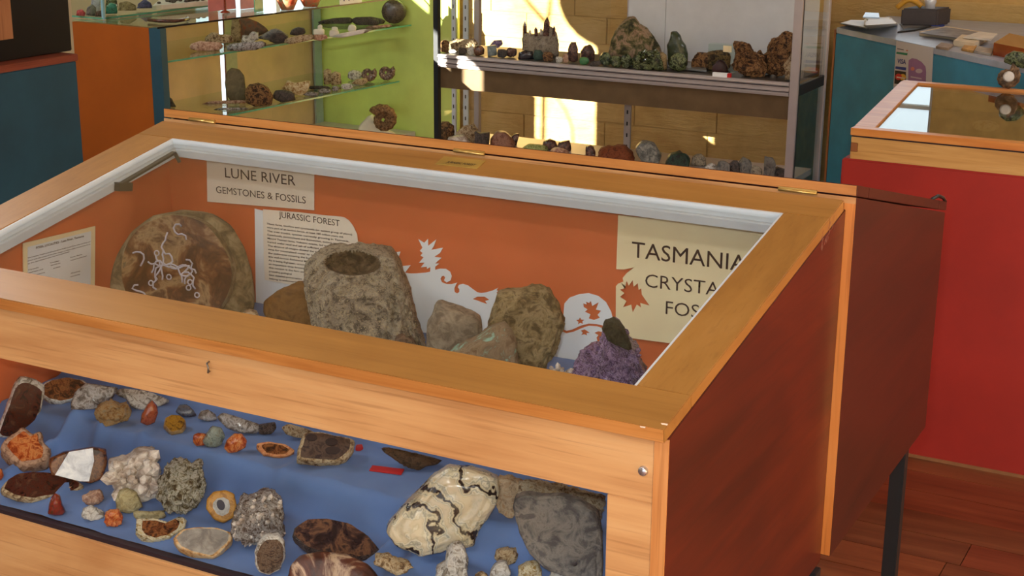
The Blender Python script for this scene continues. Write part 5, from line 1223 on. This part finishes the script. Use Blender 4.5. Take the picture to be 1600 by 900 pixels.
# goblet-like stem, jars and posters beyond
def at3(px, py): return on(px, py, 2, TZ + .0)
p = on(352, 20, 2, TZ)
m = MB(); m.lathe((p.x, p.y, TZ), [(.018, 0), (.016, .004), (.005, .01), (.004, .05), (.012, .054), (.024, .06), (.026, .068), (.02, .075), (0, .077)], 20); o = m.build('red_goblet', rock('red brown turned', [(110, 30, 14), (150, 60, 24)], 20, .3, .1)); tag(o, 'small red-brown turned goblet on the glass counter top', 'ornament')
m = MB(); a = on(362, 24, 2, TZ); b_ = on(400, 20, 2, TZ)
for i, (xa_, xb_, yb_, mt, lb) in enumerate(((360, 402, 21, plain('pink translucent card', (206, 120, 128), .6), 'pink card standing on the glass counter, left of the green-edged pane'), (410, 434, 17, plain('pink grey card', (196, 140, 150), .6), 'pink grey card standing on the glass counter beyond the green-edged pane'))):
    a = on(xa_, yb_, 2, TZ); b_ = on(xb_, yb_ - (xb_ - xa_) * .12, 2, TZ)
    m = MB(); m.prism([a + Vector((-.10, 0, 0)), b_ + Vector((-.10, 0, 0)), b_ + Vector((-.103, 0, .075)), a + Vector((-.10, 0, .07))], (-.003, 0, 0)); o = m.build('pink_card', mt); tag(o, lb, 'card')
a = on(404, 20, 2, TZ); m = MB(); m.box(a.x - .02, a.x - .016, a.y, a.y + .05, TZ, TZ + .2); o = m.build('glass_pane_stand', GEDGE); tag(o, 'upright green-edged glass pane between two pink cards', 'glass pane')
for (px_, py_, r_, h_, lb) in ((466, 16, .04, .09, 'orange glass jar on the counter top, left one'), (502, 11, .045, .085, 'orange round glass bowl on the counter top, right one')):
    p = on(px_, py_, 2, TZ) + Vector((-.05, 0, 0))
    m = MB(); m.lathe((p.x, p.y, TZ), [(0, .0), (r_ * .6, 0), (r_, h_ * .4), (r_ * .9, h_ * .8), (r_ * .6, h_), (r_ * .55, h_), (r_ * .85, h_ * .78)], 24); o = m.build('orange_jar', rock('orange glaze', [(190, 80, 50), (226, 130, 96), (160, 150, 110)], 14, .2, .0, coat=.6)); tag(o, lb, 'jar', 'orange jars on the glass counter')
a = on(538, 8, 2, TZ) + Vector((-.02, 0, 0)); b_ = on(572, 4, 2, TZ) + Vector((-.02, 0, 0))
m = MB(); m.prism([a, b_, b_ + Vector((0, 0, .07)), a + Vector((0, 0, .07))], (-.002, 0, 0)); o = m.build('price_card', PAPER); tag(o, 'white card with dark blue print, cut off by the top of the photo', 'card')
for k_ in range(7):
    u_ = .16 + k_ * .11; q_ = a + (b_ - a) * u_ + Vector((.0004, 0, .012 + .004 * (k_ % 2))); q2 = q_ + (b_ - a) * .045
    m = MB(); m.prism([q_, q2, q2 + Vector((0, 0, .035)), q_ + Vector((0, 0, .035))], (.0005, 0, 0)); m.build('blue_stroke', plain('blue ink', (60, 60, 150), .7), o)

# ------------------------------------------------------------------ teal counter and black cupboard at the far left
tc = empty('teal_counter', 'dark teal painted counter with red-brown rail at the far left', 'counter', (-2.9, .6, 0))
m = MB(); m.box(-3.3, -2.645, -1.2, 1.875, 0, .885); m.build('body', TEALD, tc, bevel=.002)
m = MB(); m.box(-3.32, -2.64, -1.22, 1.88, .886, .906); m.build('top_rail', wood('red brown rail', (110, 46, 28), (140, 66, 44), (156, 82, 56), 'y', rough=.5), tc, bevel=.002)
p = on(97, 84, 2, .907)
bk = empty('black_cupboard', 'slim black cupboard standing on the dark teal counter', 'cupboard', (-2.95, .6, .907))
m = MB(); m.box(-2.80, -2.70, -1.2, on(111, 50, 0, -2.70).y, .907, 1.2); m.build('body', plain('black gloss', (14, 10, 10), .35), bk, bevel=.003)
a = on(19, 60, 0, -2.697)
m = MB(); m.box(-2.6995, -2.692, a.y - .5, a.y, a.z, 1.19); m.build('wood_panel', wood('tan panel', (150, 96, 60), (176, 118, 78), (190, 134, 92), 'z'), bk)

# ------------------------------------------------------------------ red counter with flat glass case
rc = empty('red_counter', 'red painted counter carrying a flat glass-topped pine case', 'counter', (.3, 2.7, 0))
RY = 2.246
m = MB(); m.box(-.46, 1.6, RY, 3.05, 0, .757); m.build('body', REDP, rc, bevel=.004)
m = MB(); m.box(-.46, 1.6, RY - .004, RY, 0, .008); m.build('kick_strip', plain('dusty strip', (140, 96, 60), .8), rc)
m = MB(); m.box(-.46, 1.6, RY - .01, RY - .004, .0, .03) ; m.v = []; 
fc = empty('flat_case', 'shallow pine case with glass lid lying on the red counter', 'display case', (.3, 2.7, .757))
FLq = Vector((-.441, RY + .004, 0)); BLq = Vector((-.529, 3.112, 0)); BR = Vector((1.55, 3.112, 0)); FR = Vector((1.55, RY + .004, 0))
def fcp(name, pts, z0, z1, mat, par=fc, bevel=.001): m = MB(); m.prism([(p[0], p[1], z0) for p in pts], (0, 0, z1 - z0)); return m.build(name, mat, par, bevel=bevel)
w = .02
fcp('front_board', [FLq, FR, FR + Vector((0, w, 0)), FLq + Vector((0, w, 0))], .757, .812, PINE)
fcp('joint_block', [FLq + Vector((.0, -.001, 0)), FLq + Vector((.018, -.001, 0)), FLq + Vector((.018, .001, 0)), FLq + Vector((0, .001, 0))], .775, .798, plain('dark end grain', (150, 92, 46), .6))
fcp('left_board', [FLq + Vector((0, w, 0)), FLq + Vector((w, w, 0)), BLq + Vector((w, 0, 0)), BLq], .757, .812, PINE)
fcp('back_board', [BLq + Vector((w, -w, 0)), BR + Vector((0, -w, 0)), BR, BLq + Vector((w, 0, 0))], .757, .812, PINE)
fcp('bottom', [FLq + Vector((w, w, 0)), FR + Vector((0, w, 0)), BR + Vector((0, -w, 0)), BLq + Vector((w, -w, 0))], .758, .764, plain('brown felt', (92, 60, 38), .9))
fw_ = .05
lid2 = fcp('lid', [FLq + Vector((-.002, -.004, 0)), FR + Vector((0, -.004, 0)), FR + Vector((0, fw_ * .6, 0)), FLq + Vector((0, fw_ * .6, 0))], .8165, .835, PINEL)
fcp('lid_rail', [FLq + Vector((-.002, fw_ * .6, 0)), FLq + Vector((fw_, fw_ * .6, 0)), BLq + Vector((fw_, -fw_ * .6, 0)), BLq + Vector((-.002, -fw_ * .6, 0))], .8165, .835, PINEL, lid2)
fcp('lid_rail', [BLq + Vector((-.002, -fw_ * .6, 0)), BR + Vector((0, -fw_ * .6, 0)), BR + Vector((0, .002, 0)), BLq + Vector((0, .002, 0))], .8165, .835, PINEL, lid2)
fcp('glass_pane', [FLq + Vector((fw_ - .01, fw_ * .5, 0)), FR + Vector((0, fw_ * .5, 0)), BR + Vector((0, -fw_ * .5, 0)), BLq + Vector((fw_ - .01, -fw_ * .5, 0))], .826, .829, glass('tinted lid glass', (.7, .66, .6), 1.55), lid2, 0)
fcp('seal', [FLq + Vector((0, .002, 0)), FR + Vector((0, .002, 0)), FR + Vector((0, .006, 0)), FLq + Vector((0, .006, 0))], .812, .8165, DARK, lid2, 0)
rr = random.Random(9)
for i in range(16):
    x_ = -.2 + (i % 8) * .12 + rr.uniform(-.02, .02); y_ = 2.48 + (i // 8) * .3 + rr.uniform(-.03, .03)
    V0, F0 = ico(3); m = MB(); a_ = rr.uniform(.018, .032)
    m.add([Vector((x_ + v.x * a_ * 1.3, y_ + v.y * a_, .764 + a_ * .55 + v.z * a_ * .55)) * 1 + Vector((0, 0, 0)) for v in V0], F0, 0, True)
    o = m.build('tray_stone', (R_TAN, R_RUST, R_GREYVEIN, R_DARK)[i % 4]); tag(o, 'small stone lying in the flat glass-topped pine case', 'stone', 'stones in the flat pine case')
ammonite(1574, 116, 25, 3.10, rock('dark ammonite', [(60, 42, 26), (110, 84, 58), (150, 122, 92)], 20, .6, .6), 'cut brown ammonite with white centre standing on the flat case rear rail', .835, turns=3.4)

_a = [o for o in bpy.data.objects if 'ammonite with white centre' in o.get('label', '')][0]
c_ = on(1576, 120, 1, 3.055); m = MB(); m.lathe(c_, [(0, .002), (.010, .0015), (.016, 0), (.010, -.002), (0, -.002)], 20, axis=(CAM - c_)); m.build('white_centre', plain('chalk white', (220, 214, 206), .7), _a)
# ------------------------------------------------------------------ teal sales counter
TA, TB = on(1307, 42, 2, .885), on(1600, 103, 2, .885)
dr = (TB - TA); dr.z = 0; dr.normalize(); nb = Vector((-dr.y, dr.x, 0))
if nb.y < 0: nb = -nb
TA2 = Vector((TA.x, TA.y, 0)) ; TB2 = TA2 + dr * 1.06
NB = Vector((.75, .42, 0))
sc_ = empty('sales_counter', 'teal sales counter with payment terminal, angled across the corner', 'counter', ((TA2 + TB2) / 2))
END = TB2 + Vector((0.0, .0, 0))
quad = [TA2, END, END + Vector((.9, .4, 0)), Vector((.9, 4.42, 0)), Vector((TA2.x + .06, 4.42, 0))]
m = MB(); m.prism([(p[0], p[1], 0) for p in quad], (0, 0, .862)); m.build('body', TEAL, sc_, bevel=.003)
m = MB(); m.prism([(p[0], p[1], .863) for p in quad], (0, 0, .02)); m.build('worktop', plain('pale grey blue laminate', (168, 178, 196), .3), sc_, bevel=.002)
m = MB(); a = TA2 - dr * .013; m.prism([(a.x, a.y - .001, 0), (TA2.x, TA2.y - .001, 0), (TA2.x, TA2.y + .02, 0), (a.x, a.y + .02, 0)], (0, 0, .875)); m.build('edge_strip', plain('orange edge strip', (170, 106, 62), .6), sc_)
# plane of the counter front
fn = Vector((dr.y, -dr.x, 0)); 
def tp(px, py, lift=.001):
    d = ray(px, py); P0 = TA2 + fn * lift; t_ = (P0 - CAM).dot(fn) / d.dot(fn); return CAM + d * t_
def tplate(name, pix, mat, par=None, lift=.001, th=.0012):
    m = MB(); m.prism([tp(*q, lift) for q in pix], fn * th); return m.build(name, mat, par)
ps = tplate('poster', [(1401, 64), (1459, 74.5), (1455, 150), (1396, 142)], plain('grey white paper', (214, 208, 206), .7, var=.01), None, .001)
tag(ps, 'white card payment poster with VISA logo taped to the teal sales counter', 'poster')
L_ = .0026
def tt(txt, pl, pr, top_, mat, **k):
    a, b, c = tp(*pl, L_), tp(*pr, L_), tp(*top_, L_); text_on(txt, a, b, (0, 0, c.z - a.z), mat, ps, fn, **k)
tplate('green_logo', [(1401, 81), (1418, 83), (1417.5, 86.5), (1400.5, 84)], plain('green print', (30, 130, 90), .6), ps, L_, .0005)
tplate('dark_line', [(1402, 75.5), (1412, 77.5), (1412, 78.5), (1402, 76.5)], INK, ps, L_, .0005)
tplate('orange_dot', [(1416, 78), (1418.5, 78.3), (1418.5, 80), (1416, 79.7)], plain('orange print', (220, 120, 60), .6), ps, L_, .0005)
tt('VISA', (1402, 98.5), (1415.5, 100.3), (1402, 91.5), plain('visa blue', (40, 50, 120), .6), bold=.03)
tplate('blue_bar', [(1399.5, 103.5), (1416, 105.5), (1415.5, 110), (1399, 107.5)], plain('deep blue print', (20, 50, 140), .6), ps, L_, .0005)
tplate('card_panel', [(1398.5, 110), (1415.5, 112.3), (1415, 134), (1397.5, 130.5)], plain('black print', (30, 16, 20), .6), ps, L_, .0005)
def disc(px, py, r, mat, name, lift):
    tplate(name, [(px + r * math.cos(g * math.pi / 9), py + r * math.sin(g * math.pi / 9)) for g in range(18)], mat, ps, lift, .0004)
disc(1410.5, 120.5, 5, plain('yellow print', (236, 180, 60), .6), 'yellow_circle', L_ + .0008)
disc(1404, 120, 5, plain('red print', (214, 44, 36), .6), 'red_circle', L_ + .0014)
tplate('white_line', [(1401, 119.5), (1414, 121.5), (1414, 123.5), (1401, 121.5)], plain('pale print', (240, 220, 200), .6), ps, L_ + .002, .0003)
tplate('purple_arch', [(1419, 142), (1419.5, 100), (1420, 94), (1425, 91), (1432, 92), (1440, 97), (1446, 104), (1447, 112), (1446, 145)], plain('mauve print', (158, 112, 158), .6), ps, L_, .0005)
disc(1426, 107.5, 3, plain('salmon print', (220, 130, 110), .6), 'salmon_circle', L_ + .0008)
tplate('pale_oval', [(1431 + 5 + 5.5 * math.cos(g * math.pi / 6), 111 + 3.5 * math.sin(g * math.pi / 6)) for g in range(12)], plain('pale mauve print', (206, 186, 196), .6), ps, L_ + .0008, .0004)
tplate('arch_bars', [(1423, 119), (1440, 122), (1440, 124), (1423, 121)], plain('pale mauve print', (206, 186, 196), .6), ps, L_ + .0008, .0004)
# things on the worktop
WZ = .883
def wtop(px, py, z=WZ): return on(px, py, 2, z)
tm = empty('payment_terminal', 'white payment terminal with sloping keypad and small lit screen', 'payment terminal', wtop(1350, 40))
def tpoly(pix, z): return [on(*q, 2, z) for q in pix]
def hull(name, lo, zlo, hi, zhi, mat, par, bevel=.003):
    a = tpoly(lo, zlo); b = tpoly(hi, zhi); n = len(a); m = MB()
    m.add(a + b, [tuple(range(n))[::-1], tuple(range(n, 2 * n))] + [(i, (i + 1) % n, n + (i + 1) % n, n + i) for i in range(n)])
    return m.build(name, mat, par, bevel=bevel)
GW = plain('warm white plastic', (232, 232, 224), .45, var=.02)
hull('keypad_base', [(1310, 37), (1356, 46), (1400, 42), (1372, 32)], WZ, [(1311, 36), (1352, 43), (1370, 36), (1330, 31)], WZ + .036, GW, tm, .006)
hb_ = hull('printer_housing', [(1348, 45), (1405, 40), (1392, 26), (1350, 28)], WZ, [(1350, 40), (1402, 37), (1392, 29), (1354, 30)], WZ + .06, GW, tm, .006)
q_ = tpoly([(1348, 28), (1374, 29), (1373, 22), (1352, 21)], WZ + .0585); m = MB(); m.prism(q_, (0, 0, .004)); m.build('screen', plain('blue white screen', (170, 196, 224), .25), hb_)
# dark bag/box with brass handle
bxq = [(1392, 40), (1463, 42), (1463, 34), (1400, 32)]
a = wtop(1406, 40); b_ = wtop(1464, 42)
bx = MB(); bx.prism([a, b_, b_ + Vector((.02, .12, 0)), a + Vector((.02, .12, 0))], (0, 0, .062)); o = bx.build('dark_case', plain('charcoal case', (66, 60, 60), .7, var=.05), bevel=.006); tag(o, 'charcoal carrying case with a yellow curved handle on the sales counter', 'case')
h0 = on(1402, 12, 1, a.y + .05); h1 = on(1440, 10, 1, a.y + .05)
m = MB(); pts = [h0.lerp(h1, k_ / 8) + Vector((0, 0, .026 * math.sin(math.pi * k_ / 8))) for k_ in range(9)]; m.tube(pts, .010, 10); m.build('handle', plain('yellow plastic', (206, 152, 50), .4), o)
p = on(1453, 14, 1, a.y + .06)
m = MB(); m.lathe((p.x, p.y, WZ + .001), [(0, 0), (.018, 0), (.018, .075), (.022, .085), (.018, .10), (0, .104)], 18); o = m.build('white_cup', plain('silver white cup', (214, 218, 226), .25, .3)); tag(o, 'small shiny white cup behind the charcoal case', 'cup')
# books and papers
def slab(name, pix, z0, h, mat, label, cat, par=None):
    m = MB(); m.prism(tpoly(pix, z0), (0, 0, h)); o = m.build(name, mat, par, bevel=.0006)
    if cat: tag(o, label, cat)
    return o
PG = plain('book page edge', (222, 206, 176), .8)
k1 = slab('book', [(1436, 55), (1502, 64), (1535, 55), (1478, 46)], WZ, .012, PG, 'large book with grey marbled cover lying on the sales counter', 'book')
slab('cover', [(1436, 52), (1503, 61), (1536, 52), (1478, 43)], WZ + .0125, .002, plain('grey marbled cover', (128, 126, 126), .5, var=.25, scale=30), None, None, k1)
k2 = slab('book', [(1489, 72), (1522, 76), (1540, 66), (1502, 62)], WZ, .018, PG, 'thick white booklet standing before the marbled book', 'book')
slab('pamphlet', [(1505, 60), (1548, 64), (1558, 55), (1530, 52)], WZ + .02, .006, plain('white pamphlet', (226, 220, 206), .6), 'white folded pamphlet on the stack by the amber box', 'pamphlet')
slab('blue_paper', [(1455, 42), (1476, 42), (1470, 37), (1458, 37)], WZ, .006, plain('navy card', (30, 50, 120), .6), 'small dark blue card behind the marbled book', 'card')
slab('black_pen_tray', [(1402, 52), (1430, 49), (1455, 43), (1418, 46)], WZ, .006, BLACKM, 'flat black tray between terminal and marbled book', 'tray')
slab('grey_mat', [(1412, 46), (1470, 44), (1462, 36), (1405, 38)], WZ, .002, plain('grey mat', (120, 118, 116), .7), 'grey desk mat under the charcoal case', 'mat')
for i, (q_, col, lb) in enumerate(((((1462, 76), (1482, 79), (1490, 73), (1470, 70)), (150, 130, 110), 'crumpled tan wrapper near the poster'), (((1502, 79), (1520, 83), (1526, 74), (1508, 72)), (196, 150, 84), 'small orange tan packet on the worktop edge'),
                                   (((1522, 83), (1548, 88), (1552, 80), (1528, 76)), (170, 160, 148), 'small grey white packet on the worktop edge'))):
    slab('packet', q_, WZ, .008, plain('packet %d' % i, col, .6, var=.2, scale=40), lb, 'packet')
q0 = [(1551, 86), (1600, 96), (1640, 84), (1575, 70)]
ab = slab('amber_box', q0, WZ, .038, plain('amber lacquer', (150, 66, 24), .2, coat=.6), 'glossy amber box at the right edge on the sales counter', 'box')
lump('green_rock', ST, 'green rock in front of the glossy amber box', '1568,92 1572,80 1584,74 1600,76 1612,90 1600,102', R_GREENC, sup=WZ, y=3.2, sub=3, thick=.5)

print('objects', len(bpy.data.objects))
